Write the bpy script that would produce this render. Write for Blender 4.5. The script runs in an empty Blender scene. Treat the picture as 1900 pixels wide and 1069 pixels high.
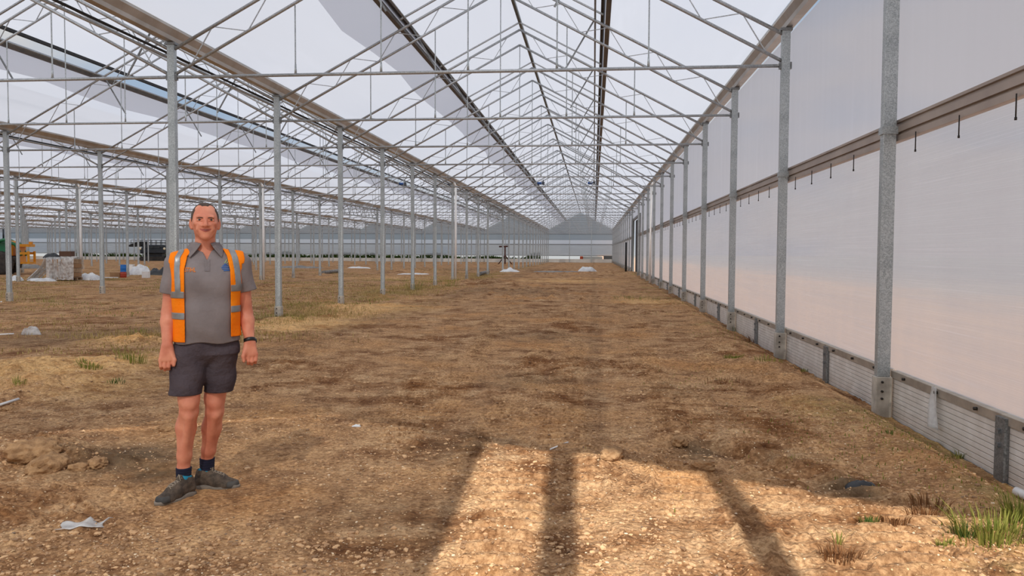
import bpy, bmesh, math, random
import numpy as np
from mathutils import Matrix, Vector, Euler

random.seed(7)
scn = bpy.context.scene
col = scn.collection

# ------------------------------------------------------------------ camera
CAM_H = 1.42
F_PX, PITCH, YAW, ROLL = 1469.0, 0.0447, 0.1024, -0.0048
cam_data = bpy.data.cameras.new('camera')
cam_data.sensor_fit = 'HORIZONTAL'
cam_data.sensor_width = 36.0
cam_data.lens = F_PX / 1900.0 * 36.0
cam_data.clip_end = 2000
cam = bpy.data.objects.new('camera', cam_data)
col.objects.link(cam)
cam.matrix_world = (Matrix.Translation((0, 0, CAM_H)) @ Matrix.Rotation(YAW, 4, 'Z')
                    @ Matrix.Rotation(math.pi / 2 - PITCH, 4, 'X') @ Matrix.Rotation(-ROLL, 4, 'Z'))
scn.camera = cam
CAM_R = np.array(cam.matrix_world.to_3x3())


def ray(px, py):
    d = CAM_R @ np.array([(px - 950) / F_PX, (534.5 - py) / F_PX, -1.0])
    return d


def on_ground(px, py, z=0.0):
    d = ray(px, py)
    t = (z - CAM_H) / d[2]
    return d[0] * t, d[1] * t


def at_depth(px, py, Y):
    d = ray(px, py)
    t = Y / d[1]
    return d[0] * t, Y, CAM_H + d[2] * t


# ------------------------------------------------------------------ sky, sun, exposure
SUN_ELEV = math.radians(45.5)
SUN_E = 6.0
SKY_STRENGTH = 0.80
scn.view_settings.view_transform = 'Standard'
scn.view_settings.look = 'None'
scn.view_settings.gamma = 1.0
scn.view_settings.use_curve_mapping = False
scn.view_settings.exposure = -0.38

world = bpy.data.worlds.new('sky')
scn.world = world
world.use_nodes = True
wn, wl = world.node_tree.nodes, world.node_tree.links
wn.clear()
w_out = wn.new('ShaderNodeOutputWorld')
w_bg = wn.new('ShaderNodeBackground')
w_tc = wn.new('ShaderNodeTexCoord')
w_map = wn.new('ShaderNodeMapping')
w_map.inputs['Scale'].default_value = (1.6, 1.6, 4.0)
w_no = wn.new('ShaderNodeTexNoise')
w_no.inputs['Scale'].default_value = 2.2
w_no.inputs['Detail'].default_value = 5
w_cr = wn.new('ShaderNodeValToRGB')
w_cr.color_ramp.elements[0].position = 0.36
w_cr.color_ramp.elements[0].color = (0.56, 0.74, 0.98, 1)
w_cr.color_ramp.elements[1].position = 0.56
w_cr.color_ramp.elements[1].color = (1.0, 1.0, 1.02, 1)
wl.new(w_tc.outputs['Generated'], w_map.inputs['Vector'])
wl.new(w_map.outputs[0], w_no.inputs['Vector'])
wl.new(w_no.outputs['Fac'], w_cr.inputs['Fac'])
wl.new(w_cr.outputs[0], w_bg.inputs['Color'])
wl.new(w_bg.outputs[0], w_out.inputs['Surface'])
w_bg.inputs['Strength'].default_value = SKY_STRENGTH

sun_data = bpy.data.lights.new('sun', 'SUN')
sun_data.energy = SUN_E
sun_data.angle = math.radians(0.6)
sun_data.color = (1.0, 0.96, 0.90)
sun = bpy.data.objects.new('sun', sun_data)
col.objects.link(sun)
SUN_DIR = Vector((-0.02, math.cos(SUN_ELEV), -math.sin(SUN_ELEV)))   # travels along +Y, down
sun.rotation_euler = SUN_DIR.to_track_quat('-Z', 'Y').to_euler()
sun.location = (0, -20, 20)

cy = scn.cycles
cy.max_bounces = 10
cy.diffuse_bounces = 4
cy.glossy_bounces = 3
cy.transmission_bounces = 6
cy.transparent_max_bounces = 16
cy.sample_clamp_indirect = 6.0
cy.caustics_reflective = False
cy.caustics_refractive = False

# ------------------------------------------------------------------ building helpers
class MB:
    """collects shapes and links them as ONE mesh object"""
    def __init__(self):
        self.v = []; self.f = []; self.s = []

    def add(self, vs, fs, smooth=False):
        n = len(self.v)
        self.v += [tuple(p) for p in vs]
        self.f += [tuple(i + n for i in q) for q in fs]
        self.s += [smooth] * len(fs)
        return self

    def box(self, cx, cy_, cz, sx, sy, sz, rz=0.0, bevel=0.0):
        hx, hy, hz = sx / 2, sy / 2, sz / 2
        if bevel > 0:
            b = min(bevel, hx * .9, hy * .9, hz * .9)
            vs = []
            for ax in range(3):
                h = [hx - b, hy - b, hz - b]
                h[ax] = [hx, hy, hz][ax]
                for a in (-1, 1):
                    for c in (-1, 1):
                        for d in (-1, 1):
                            vs.append((a * h[0], c * h[1], d * h[2]))
            bm = bmesh.new()
            bv = [bm.verts.new(p) for p in vs]
            bmesh.ops.convex_hull(bm, input=bv)
            bm.verts.index_update()
            vs = [tuple(v.co) for v in bm.verts]
            fs = [tuple(v.index for v in f.verts) for f in bm.faces]
            bm.free()
        else:
            vs = [(a * hx, c * hy, d * hz) for a in (-1, 1) for c in (-1, 1) for d in (-1, 1)]
            fs = [(0, 1, 3, 2), (4, 6, 7, 5), (0, 4, 5, 1), (2, 3, 7, 6), (0, 2, 6, 4), (1, 5, 7, 3)]
        c, s = math.cos(rz), math.sin(rz)
        vs = [(cx + x * c - y * s, cy_ + x * s + y * c, cz + z) for x, y, z in vs]
        return self.add(vs, fs)

    def tube(self, p0, p1, r0, r1=None, n=8, cap=True):
        return self.path([p0, p1], [r0, r0 if r1 is None else r1], n, cap)

    def path(self, pts, r, n=8, cap=True):
        pts = [Vector(p) for p in pts]
        if not hasattr(r, '__len__'):
            r = [r] * len(pts)
        vs, fs = [], []
        prev = None
        for i, p in enumerate(pts):
            t = (pts[min(i + 1, len(pts) - 1)] - pts[max(i - 1, 0)]).normalized()
            if prev is None:
                a = Vector((0, 0, 1)) if abs(t.z) < 0.9 else Vector((1, 0, 0))
                u = t.cross(a).normalized()
            else:
                u = (prev - t * prev.dot(t)).normalized()
            prev = u
            w = t.cross(u)
            for k in range(n):
                a = 2 * math.pi * (k + .5) / n
                vs.append(p + (u * math.cos(a) + w * math.sin(a)) * r[i])
        for i in range(len(pts) - 1):
            for k in range(n):
                fs.append((i * n + k, i * n + (k + 1) % n, (i + 1) * n + (k + 1) % n, (i + 1) * n + k))
        self.add(vs, fs, n > 5)
        if cap:
            m = len(self.v) - len(vs)
            self.f.append(tuple(m + k for k in reversed(range(n)))); self.s.append(False)
            e = m + (len(pts) - 1) * n
            self.f.append(tuple(e + k for k in range(n))); self.s.append(False)
        return self

    def bar(self, p0, p1, w, h, up=(0, 0, 1)):
        """rectangular bar between two points: w across, h along 'up'"""
        p0, p1 = Vector(p0), Vector(p1)
        t = (p1 - p0).normalized()
        a = Vector(up)
        u = t.cross(a).normalized()
        q = u.cross(t).normalized()
        vs = []
        for p in (p0, p1):
            for a_, b_ in ((-1, -1), (1, -1), (1, 1), (-1, 1)):
                vs.append(p + u * (a_ * w / 2) + q * (b_ * h / 2))
        fs = [(3, 2, 1, 0), (4, 5, 6, 7)] + [(i, (i + 1) % 4, 4 + (i + 1) % 4, 4 + i) for i in range(4)]
        return self.add(vs, fs)

    def extrude_y(self, prof, y0, y1, closed=True, cap=True):
        """profile of (x, z) points swept along Y"""
        n = len(prof)
        vs = [(x, y0, z) for x, z in prof] + [(x, y1, z) for x, z in prof]
        fs = [(i, (i + 1) % n, n + (i + 1) % n, n + i) for i in range(n if closed else n - 1)]
        if cap and closed:
            fs += [tuple(reversed(range(n))), tuple(range(n, 2 * n))]
        return self.add(vs, fs)

    def lathe(self, prof, n=16, c=(0, 0, 0), axis='z', smooth=True):
        vs, fs = [], []
        for r, h in prof:
            for k in range(n):
                a = 2 * math.pi * k / n
                p = (r * math.cos(a), r * math.sin(a), h)
                if axis == 'x': p = (h, r * math.cos(a), r * math.sin(a))
                if axis == 'y': p = (r * math.cos(a), h, r * math.sin(a))
                vs.append((p[0] + c[0], p[1] + c[1], p[2] + c[2]))
        m = len(prof)
        for i in range(m - 1):
            for k in range(n):
                fs.append((i * n + k, i * n + (k + 1) % n, (i + 1) * n + (k + 1) % n, (i + 1) * n + k))
        self.add(vs, fs, smooth)
        b = len(self.v) - len(vs)
        if prof[0][0] > 1e-5: self.f.append(tuple(b + k for k in reversed(range(n)))); self.s.append(False)
        if prof[-1][0] > 1e-5: self.f.append(tuple(b + (m - 1) * n + k for k in range(n))); self.s.append(False)
        return self

    def mesh(self, name, mat):
        me = bpy.data.meshes.new(name)
        me.from_pydata(self.v, [], self.f)
        me.polygons.foreach_set('use_smooth', self.s)
        me.materials.append(mat)
        me.update()
        return me

    def build(self, name, mat, parent=None, loc=(0, 0, 0), rz=0.0):
        return link(name, self.mesh(name, mat), parent, loc, rz)


def link(name, data, parent=None, loc=(0, 0, 0), rz=0.0):
    o = bpy.data.objects.new(name, data)
    col.objects.link(o)
    o.location = loc
    o.rotation_euler = (0, 0, rz)
    if parent is not None:
        o.parent = parent
    return o


def tag(o, label=None, cat=None, group=None, kind=None):
    if label: o['label'] = label
    if cat: o['category'] = cat
    if group: o['group'] = group
    if kind: o['kind'] = kind
    return o


def thing(name, label, cat, loc=(0, 0, 0), rz=0.0, group=None):
    o = link(name, None, None, loc, rz)
    o.empty_display_size = 0.1
    return tag(o, label, cat, group)


def copy_tree(o, parent=None):
    c = o.copy()
    col.objects.link(c)
    if parent is not None:
        c.parent = parent
    for ch in list(o.children):
        if ch is not c:
            copy_tree(ch, c)
    return c


ORD = ('first second third fourth fifth sixth seventh eighth ninth tenth eleventh twelfth thirteenth fourteenth fifteenth sixteenth '
       'seventeenth eighteenth nineteenth twentieth twenty-first twenty-second twenty-third twenty-fourth twenty-fifth twenty-sixth '
       'twenty-seventh twenty-eighth twenty-ninth thirtieth thirty-first thirty-second thirty-third thirty-fourth thirty-fifth '
       'thirty-sixth thirty-seventh thirty-eighth thirty-ninth fortieth forty-first forty-second forty-third forty-fourth forty-fifth '
       'forty-sixth forty-seventh forty-eighth forty-ninth fiftieth fifty-first fifty-second fifty-third fifty-fourth fifty-fifth fifty-sixth').split()


# ------------------------------------------------------------------ materials
def mat_new(name):
    m = bpy.data.materials.new(name)
    m.use_nodes = True
    nt = m.node_tree
    nt.nodes.clear()
    out = nt.nodes.new('ShaderNodeOutputMaterial')
    return m, nt, out


def N(nt, typ, **kw):
    n = nt.nodes.new(typ)
    for k, v in kw.items():
        if k in n.inputs:
            n.inputs[k].default_value = v
        else:
            setattr(n, k, v)
    return n


def rgb(r, g, b):
    """display 0-255 colour to linear"""
    def f(c):
        c /= 255.0
        return c / 12.92 if c <= 0.04045 else ((c + 0.055) / 1.055) ** 2.4
    return (f(r), f(g), f(b), 1.0)


def ramp(nt, stops):
    n = nt.nodes.new('ShaderNodeValToRGB')
    e = n.color_ramp.elements
    while len(e) < len(stops):
        e.new(0.5)
    for i, (p, c) in enumerate(stops):
        e[i].position = p
        e[i].color = c
    return n


def simple(name, c, rough=0.6, metal=0.0, c2=None, scale=8.0, bump=0.0, bscale=60.0, spec=0.5, coord='Object', detail=4):
    m, nt, out = mat_new(name)
    b = N(nt, 'ShaderNodeBsdfPrincipled', Roughness=rough, Metallic=metal)
    b.inputs['Specular IOR Level'].default_value = spec
    b.inputs['Base Color'].default_value = c
    tc = N(nt, 'ShaderNodeTexCoord')
    if c2 is not None:
        no = N(nt, 'ShaderNodeTexNoise', Scale=scale, Detail=detail)
        nt.links.new(tc.outputs[coord], no.inputs['Vector'])
        r = ramp(nt, [(0.35, c), (0.65, c2)])
        nt.links.new(no.outputs['Fac'], r.inputs['Fac'])
        nt.links.new(r.outputs[0], b.inputs['Base Color'])
    if bump > 0:
        nb = N(nt, 'ShaderNodeTexNoise', Scale=bscale, Detail=4)
        nt.links.new(tc.outputs[coord], nb.inputs['Vector'])
        bp = N(nt, 'ShaderNodeBump', Strength=bump, Distance=0.02)
        nt.links.new(nb.outputs['Fac'], bp.inputs['Height'])
        nt.links.new(bp.outputs[0], b.inputs['Normal'])
    nt.links.new(b.outputs[0], out.inputs['Surface'])
    return m


def galvanised(name, lo, hi, rough=0.5, metal=0.55, scale=40):
    m, nt, out = mat_new(name)
    tc = N(nt, 'ShaderNodeTexCoord')
    vo = N(nt, 'ShaderNodeTexVoronoi', Scale=scale)
    nt.links.new(tc.outputs['Object'], vo.inputs['Vector'])
    no = N(nt, 'ShaderNodeTexNoise', Scale=5.0, Detail=5)
    nt.links.new(tc.outputs['Object'], no.inputs['Vector'])
    sep = N(nt, 'ShaderNodeSeparateColor')
    nt.links.new(vo.outputs['Color'], sep.inputs[0])
    mx = N(nt, 'ShaderNodeMath', operation='ADD')
    nt.links.new(sep.outputs[0], mx.inputs[0]); nt.links.new(no.outputs['Fac'], mx.inputs[1])
    md = N(nt, 'ShaderNodeMath', operation='MULTIPLY'); md.inputs[1].default_value = 0.5
    nt.links.new(mx.outputs[0], md.inputs[0])
    r = ramp(nt, [(0.2, lo), (0.75, hi)])
    nt.links.new(md.outputs[0], r.inputs['Fac'])
    b = N(nt, 'ShaderNodeBsdfPrincipled', Roughness=rough, Metallic=metal)
    nt.links.new(r.outputs[0], b.inputs['Base Color'])
    nt.links.new(b.outputs[0], out.inputs['Surface'])
    return m


def film(name, clear, tint, body, rough_mix=0.15, streak=None, scratch=1.0):
    """thin plastic film: part clear, part milky (light scatters through it)"""
    m, nt, out = mat_new(name)
    tr = N(nt, 'ShaderNodeBsdfTransparent'); tr.inputs[0].default_value = tint
    tl = N(nt, 'ShaderNodeBsdfTranslucent'); tl.inputs[0].default_value = body
    df = N(nt, 'ShaderNodeBsdfDiffuse'); df.inputs[0].default_value = body
    mx1 = N(nt, 'ShaderNodeMixShader'); mx1.inputs[0].default_value = rough_mix
    nt.links.new(tl.outputs[0], mx1.inputs[1]); nt.links.new(df.outputs[0], mx1.inputs[2])
    mx2 = N(nt, 'ShaderNodeMixShader'); mx2.inputs[0].default_value = 1 - clear
    nt.links.new(tr.outputs[0], mx2.inputs[1]); nt.links.new(mx1.outputs[0], mx2.inputs[2])
    if streak is not None:
        tc = N(nt, 'ShaderNodeTexCoord')
        total = None
        for sc, w, det in streak:
            mp = N(nt, 'ShaderNodeMapping'); mp.inputs['Scale'].default_value = sc
            no = N(nt, 'ShaderNodeTexNoise', Scale=1.0, Detail=det, Roughness=0.6)
            nt.links.new(tc.outputs['Object'], mp.inputs['Vector'])
            nt.links.new(mp.outputs[0], no.inputs['Vector'])
            ml = N(nt, 'ShaderNodeMath', operation='MULTIPLY_ADD')
            nt.links.new(no.outputs['Fac'], ml.inputs[0]); ml.inputs[1].default_value = w
            if total is None:
                ml.inputs[2].default_value = (1 - clear) - 0.5 * sum(q[1] for q in streak)
            else:
                nt.links.new(total, ml.inputs[2])
            total = ml.outputs[0]
        cl = N(nt, 'ShaderNodeClamp'); cl.inputs['Min'].default_value = 0.1; cl.inputs['Max'].default_value = 0.97
        nt.links.new(total, cl.inputs[0])
        nt.links.new(cl.outputs[0], mx2.inputs[0])
        # scratches and rub marks in the film itself
        mp = N(nt, 'ShaderNodeMapping'); mp.inputs['Scale'].default_value = streak[-1][0]
        no = N(nt, 'ShaderNodeTexNoise', Scale=1.0, Detail=3, Roughness=0.6)
        nt.links.new(tc.outputs['Object'], mp.inputs['Vector']); nt.links.new(mp.outputs[0], no.inputs['Vector'])
        hi = tuple(min(c_ * (1 + 0.22 * scratch), 0.95) for c_ in body[:3]) + (1,); lo = tuple(c_ * (1 - 0.06 * scratch) for c_ in body[:3]) + (1,)
        r = ramp(nt, [(0.42, lo), (0.60, body), (0.72, hi)])
        nt.links.new(no.outputs['Fac'], r.inputs['Fac'])
        nt.links.new(r.outputs[0], tl.inputs[0]); nt.links.new(r.outputs[0], df.inputs[0])
    nt.links.new(mx2.outputs[0], out.inputs['Surface'])
    return m


M = {}
M['galv'] = galvanised('galvanised_steel', rgb(152, 159, 161), rgb(204, 210, 210), scale=110)
M['galv_light'] = galvanised('galvanised_tube', rgb(150, 153, 155), rgb(190, 193, 194), 0.45, 0.45, 90)
M['galv_dark'] = galvanised('weathered_galvanised', rgb(108, 111, 112), rgb(150, 152, 152), scale=90)
M['alu'] = simple('aluminium', rgb(196, 190, 182), 0.38, 0.75, rgb(176, 168, 158), 3.0)
M['black'] = simple('black_rubber', rgb(24, 24, 25), 0.6, 0.0, rgb(38, 37, 36), 12)
M['concrete'] = simple('concrete', rgb(168, 160, 148), 0.9, 0, rgb(204, 196, 182), 9, 0.25, 90)
M['white_pvc'] = simple('white_pipe', rgb(250, 249, 246), 0.4, 0, rgb(242, 240, 236), 3)
M['bolt'] = simple('dark_bolt', rgb(60, 56, 52), 0.5, 0.6)
M['roof_film'] = film('roof_film', 0.10, (0.96, 0.97, 1, 1), (0.565, 0.585, 0.65, 1), 0.14,
                      [((0.25, 0.12, 0.3), 0.16, 3), ((1.5, 0.15, 1.5), 0.05, 2)], 0.15)
M['flap_film'] = film('flap_film', 0.10, (0.85, 0.86, 0.9, 1), (0.66, 0.67, 0.71, 1), 0.26)
M['wall_film'] = film('wall_film', 0.24, (0.98, 0.97, 0.96, 1), (0.585, 0.62, 0.70, 1), 0.15,
                      [((1, 0.35, 14.0), 0.20, 3), ((1, 3.0, 0.35), 0.16, 3), ((1, 0.5, 110.0), 0.10, 2)], 0.75)
M['wall_film_up'] = film('upper_wall_film', 0.20, (0.98, 0.98, 1, 1), (0.62, 0.67, 0.77, 1), 0.15,
                         [((1, 0.25, 0.7), 0.20, 3), ((1, 3.0, 0.25), 0.06, 2)], 0.2)
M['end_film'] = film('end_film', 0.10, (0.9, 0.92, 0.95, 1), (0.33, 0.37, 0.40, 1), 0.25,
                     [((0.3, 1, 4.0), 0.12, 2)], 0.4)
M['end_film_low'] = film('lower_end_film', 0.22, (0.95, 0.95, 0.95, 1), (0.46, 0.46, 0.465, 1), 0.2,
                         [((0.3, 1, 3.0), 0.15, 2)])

M['dark_alu'] = simple('dark_aluminium', rgb(92, 80, 66), 0.45, 0.5, rgb(70, 62, 54), 3)
M['ridge'] = simple('ridge_metal', rgb(108, 112, 108), 0.5, 0.5, rgb(88, 92, 90), 3)
M['alu_brown'] = simple('brown_aluminium', rgb(182, 166, 152), 0.42, 0.45, rgb(164, 148, 136), 2.0)
M['alu_pale'] = simple('pale_aluminium', rgb(190, 180, 166), 0.5, 0.45, rgb(160, 150, 138), 6)
M['motor_blue'] = simple('blue_paint', rgb(40, 84, 150), 0.4)
M['motor_grey'] = simple('grey_paint', rgb(70, 76, 84), 0.5)
M['white_panel'] = simple('white_panel', rgb(228, 224, 214), 0.7, 0, rgb(212, 206, 194), 0.6)
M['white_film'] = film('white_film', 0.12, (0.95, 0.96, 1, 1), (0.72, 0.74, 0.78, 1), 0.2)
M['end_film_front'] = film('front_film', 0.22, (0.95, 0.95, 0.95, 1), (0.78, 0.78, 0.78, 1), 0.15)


def panel_mat():
    m, nt, out = mat_new('grooved_panel')
    tc = N(nt, 'ShaderNodeTexCoord')
    wv = N(nt, 'ShaderNodeTexWave', Scale=7.2, Distortion=0.0)
    wv.wave_type = 'BANDS'; wv.bands_direction = 'Z'; wv.wave_profile = 'SIN'
    nt.links.new(tc.outputs['Object'], wv.inputs['Vector'])
    line = ramp(nt, [(0.0, (0, 0, 0, 1)), (0.12, (1, 1, 1, 1))])
    nt.links.new(wv.outputs['Fac'], line.inputs['Fac'])
    no = N(nt, 'ShaderNodeTexNoise', Scale=6.0, Detail=6)
    nt.links.new(tc.outputs['Object'], no.inputs['Vector'])
    r = ramp(nt, [(0.3, rgb(214, 206, 196)), (0.7, rgb(236, 230, 222))])
    nt.links.new(no.outputs['Fac'], r.inputs['Fac'])
    mx = N(nt, 'ShaderNodeMix', data_type='RGBA'); mx.blend_type = 'MULTIPLY'
    mx.inputs['Factor'].default_value = 0.25
    nt.links.new(r.outputs[0], mx.inputs['A']); nt.links.new(line.outputs[0], mx.inputs['B'])
    b = N(nt, 'ShaderNodeBsdfPrincipled', Roughness=0.55)
    nt.links.new(mx.outputs['Result'], b.inputs['Base Color'])
    bp = N(nt, 'ShaderNodeBump', Strength=0.6, Distance=0.01)
    nt.links.new(line.outputs[0], bp.inputs['Height'])
    nt.links.new(bp.outputs[0], b.inputs['Normal'])
    nt.links.new(b.outputs[0], out.inputs['Surface'])
    return m
M['panel'] = panel_mat()

# ------------------------------------------------------------------ the greenhouse: dimensions
W, S, PHI = 9.6, 4.2433, 2.878
XR = 2.847
NB = 10                                  # bays
ROWX = [XR - W * k for k in range(NB + 1)]     # row 0 = right wall, row 1 = first interior row ...
NEND = 25
def Yn(n): return S * (n + PHI)
YF, YB = Yn(-3), Yn(NEND)                # front and back gables
ZG, ZT = 4.75, 4.205                     # underside of gutter, tie bars
ZFOOT = 0.24
A_VENT = 2.1
RIDGE_Z, SLOPE = 7.42, 0.528
def zroof(a): return RIDGE_Z - SLOPE * a
ROWNAME = ['along the right film wall', 'in the first interior row', 'in the second interior row', 'in the third interior row',
           'in the fourth interior row', 'in the fifth interior row', 'in the sixth interior row', 'in the seventh interior row',
           'in the eighth interior row', 'in the ninth interior row', 'along the far left wall']
BAYNAME = ['nearest bay by the right wall', 'second bay from the right wall', 'third bay from the right wall', 'fourth bay from the right wall',
           'fifth bay from the right wall', 'sixth bay from the right wall', 'seventh bay from the right wall', 'eighth bay from the right wall', 'ninth bay from the right wall', 'leftmost bay']
CAM_INV = np.linalg.inv(np.array(cam.matrix_world))
def px_of(X, Y, Z):
    p = CAM_INV @ np.array([X, Y, Z, 1.0])
    if p[2] > -0.05: return None
    return 950 + F_PX * p[0] / -p[2], 534.5 - F_PX * p[1] / -p[2]

def struct(o):
    o['kind'] = 'structure'
    return o

# --- roof film, fixed part of each slope, gutter to vent line
for k in range(NB):
    cx = ROWX[k] - W / 2
    for sgn in (-1, 1):
        mb = MB()
        seg = 26
        ys = [YF + (YB - YF) * i / seg for i in range(seg + 1)]
        a0, a1 = A_VENT, W / 2 - 0.14
        vs, fs = [], []
        for y in ys:
            for a in (a0, (a0 + a1) / 2, a1):
                vs.append((cx + sgn * a, y, zroof(a)))
        for i in range(seg):
            for j in range(2):
                q = (i * 3 + j, i * 3 + j + 1, i * 3 + j + 4, i * 3 + j + 3)
                fs.append(q if sgn > 0 else q[::-1])
        mb.add(vs, fs)
        struct(mb.build('ceiling', M['roof_film']))
    # doubled strip of film below the left vent line
    mb = MB()
    vs, fs = [], []
    for i in range(61):
        y = YF + 0.15 + (YB - YF - 0.3) * i / 60
        wob = 0.06 * math.sin(i * 1.7) + 0.04 * math.sin(i * 4.1 + k)
        vs += [(cx - A_VENT - 0.02, y, zroof(A_VENT) - 0.03), (cx - 2.95 - wob, y, zroof(2.95 + wob) - 0.03)]
    fs = [(2 * i, 2 * i + 2, 2 * i + 3, 2 * i + 1) for i in range(60)]
    mb.add(vs, fs)
    tag(mb.build('film_flap', M['flap_film']), 'greyish film flap along the left vent line in the ' + BAYNAME[k], 'film flap', 'film flaps below the vents')

# --- roof vents: film panel hinged at the ridge with a dark edge
for k in range(NB):
    cx = ROWX[k] - W / 2
    for sgn in (-1, 1):
        lift = 0.27 if (k == 1 and sgn < 0) else 0.04
        st = 'raised' if lift > .1 else 'closed'
        side = 'left' if sgn < 0 else 'right'
        t = thing('roof_vent', f'{st} film roof vent on the {side} slope of the {BAYNAME[k]}', 'roof vent', (cx, 0, RIDGE_Z), 0, 'roof vents along the ridges')
        mb = MB()
        vs, fs = [], []
        seg = 26
        for i in range(seg + 1):
            y = YF + (YB - YF) * i / seg
            for f_ in (0.0, 0.5, 1.0):
                vs.append((sgn * A_VENT * f_, y, -SLOPE * A_VENT * f_ + lift * f_ + 0.03))
        for i in range(seg):
            for j in range(2):
                q = (i * 3 + j, i * 3 + j + 1, i * 3 + j + 4, i * 3 + j + 3)
                fs.append(q if sgn > 0 else q[::-1])
        mb.add(vs, fs)
        mb.build('film_panel', M['roof_film'], t)
        ze = -SLOPE * A_VENT
        MB().bar((sgn * A_VENT, YF, ze + lift - 0.01), (sgn * A_VENT, YB, ze + lift - 0.01), 0.09, 0.07).build('edge_profile', M['black'], t)
        MB().bar((sgn * (A_VENT + 0.10), YF, ze - 0.09), (sgn * (A_VENT + 0.10), YB, ze - 0.09), 0.10, 0.08).build('sill_profile', M['dark_alu'], t)
        MB().tube((sgn * (A_VENT - 0.16), YF, ze - 0.10), (sgn * (A_VENT - 0.16), YB, ze - 0.10), 0.022).build('drive_shaft', M['galv_dark'], t)
    tag(MB().bar((cx, YF, RIDGE_Z - 0.03), (cx, YB, RIDGE_Z - 0.03), 0.07, 0.09).build('ridge_beam', M['ridge']),
        'grey green ridge beam at the top of the ' + BAYNAME[k], 'ridge beam', 'ridge beams')

# --- gutters
for r, x in enumerate(ROWX):
    prof = [(-0.06, 0), (0.06, 0), (0.075, 0.06), (0.13, 0.16), (0.13, 0.20), (0.115, 0.20), (0.105, 0.17), (0.05, 0.07), (-0.05, 0.07), (-0.105, 0.17),
            (-0.115, 0.20), (-0.13, 0.20), (-0.13, 0.16), (-0.075, 0.06)]
    mb = MB().extrude_y([(x + a, ZG + 0.01 + b) for a, b in prof], YF, YB)
    tag(mb.build('gutter', M['alu']), 'long aluminium rain gutter on the posts ' + ROWNAME[r], 'gutter', 'rain gutters')
for r in (1, 2, 3):
    x = ROWX[r] - 0.30
    t = thing('pipe_run', 'pair of thin pipes slung under the left of the gutter ' + ROWNAME[r], 'pipe', (x, 0, ZG - 0.12))
    MB().tube((0, Yn(-1), 0), (0, YB, 0), 0.024).build('steel_pipe', M['galv_light'], t)
    MB().tube((0.08, Yn(-1), 0.03), (0.08, YB, 0.03), 0.02).build('black_hose', M['black'], t)

# --- posts
def post_proto(kind):
    root = link('steel_post', None)
    root.empty_display_size = 0.1
    wx, wy = 0.12, 0.09
    MB().box(0, 0, (ZFOOT + ZG) / 2, wx, wy, ZG - ZFOOT, bevel=0.004).build('shaft', M['galv'], root)
    mb = MB().box(0, 0, ZFOOT / 2 - 0.2, 0.15, 0.125, ZFOOT + 0.4, bevel=0.008)
    f = mb.build('concrete_footing', M['concrete'], root)
    mb = MB()
    for z in (0.19, 0.10, 0.03):
        mb.lathe([(0.0, 0), (0.012, 0), (0.012, -0.012), (0, -0.012)], 8, (-0.02, -0.0625, z), 'y')
    mb.build('bolt', M['bolt'], f)
    mb = MB().box(0, 0, ZG - 0.02, 0.17, 0.13, 0.04)
    mb.build('gutter_bracket', M['galv_dark'], root)
    if kind.endswith('near'):
        me = MB().box(0, 0, ZT, 0.03, 0.06, 0.10).mesh('tie_clip', M['galv_dark'])
        for s_ in (-1, 1): link('tie_clip', me, root, (0.075 * s_, 0, 0))
    if kind.startswith('wall'):
        MB().box(0, 0, 2.60, 0.145, 0.115, 0.07).build('rail_collar', M['galv'], root)
    return root

post_count = {}
protos = {}
def place_post(r, n):
    kind = ('wall' if r == 0 else 'open') + ('_near' if n <= 8 and r < 3 else '_far')
    if kind not in protos:
        o = protos[kind] = post_proto(kind)
    else:
        o = copy_tree(protos[kind])
    o.location = (ROWX[r] - (0.05 if r == 0 else 0), Yn(n), 0)
    i = post_count.get(r, 0)
    post_count[r] = i + 1
    lab = f'galvanised steel post on concrete footing, {ORD[i]} from the camera {ROWNAME[r]}'
    tag(o, lab, 'post', 'greenhouse posts')
    return o

posts = []
for r in range(NB + 1):
    for n in range(-1, NEND + 1):
        if n == 10: continue
        q = px_of(ROWX[r], Yn(n), 1.0)
        if q is None or q[0] < -8: continue
        if r > 0 and n < 0: continue
        place_post(r, n)
        posts.append((r, n))

# white rain pipes beside the ninth-metre posts
for r in (0, 1, 2, 3, 4, 5):
    q = px_of(ROWX[r], Yn(6), 1.0)
    if q is None or q[0] < 0: continue
    sx = -0.20 if r == 0 else 0.15
    mb = MB().tube((0, 0, 0.02), (0, 0, ZG - 0.16), 0.055, n=14).path([(0, 0, ZG - 0.16), (-sx * 0.4, 0, ZG - 0.06), (-sx, 0, ZG + 0.05)], 0.055, 14)
    tag(mb.build('rain_pipe', M['white_pvc'], None, (ROWX[r] + sx, Yn(6) - 0.02, 0)),
        'white plastic downpipe beside a steel post ' + ROWNAME[r], 'pipe', 'white downpipes')

# --- trusses
def chord_pts(sgn, low):
    x0 = sgn * (W / 2 - 0.06)
    if low: return (x0, 0, ZT + 0.05), (0, 0, 6.80)
    return (x0, 0, 4.655), (0, 0, 7.19)

def lerp(a, b, t): return tuple(a[i] + (b[i] - a[i]) * t for i in range(3))

HANG = [(-2.75, 1), (-1.37, 1), (0, 1), (1.37, 1), (2.75, 1)]
def low_z(x): return ZT + 0.05 + (6.80 - ZT - 0.05) * (1 - abs(x) / (W / 2 - 0.06))

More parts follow.
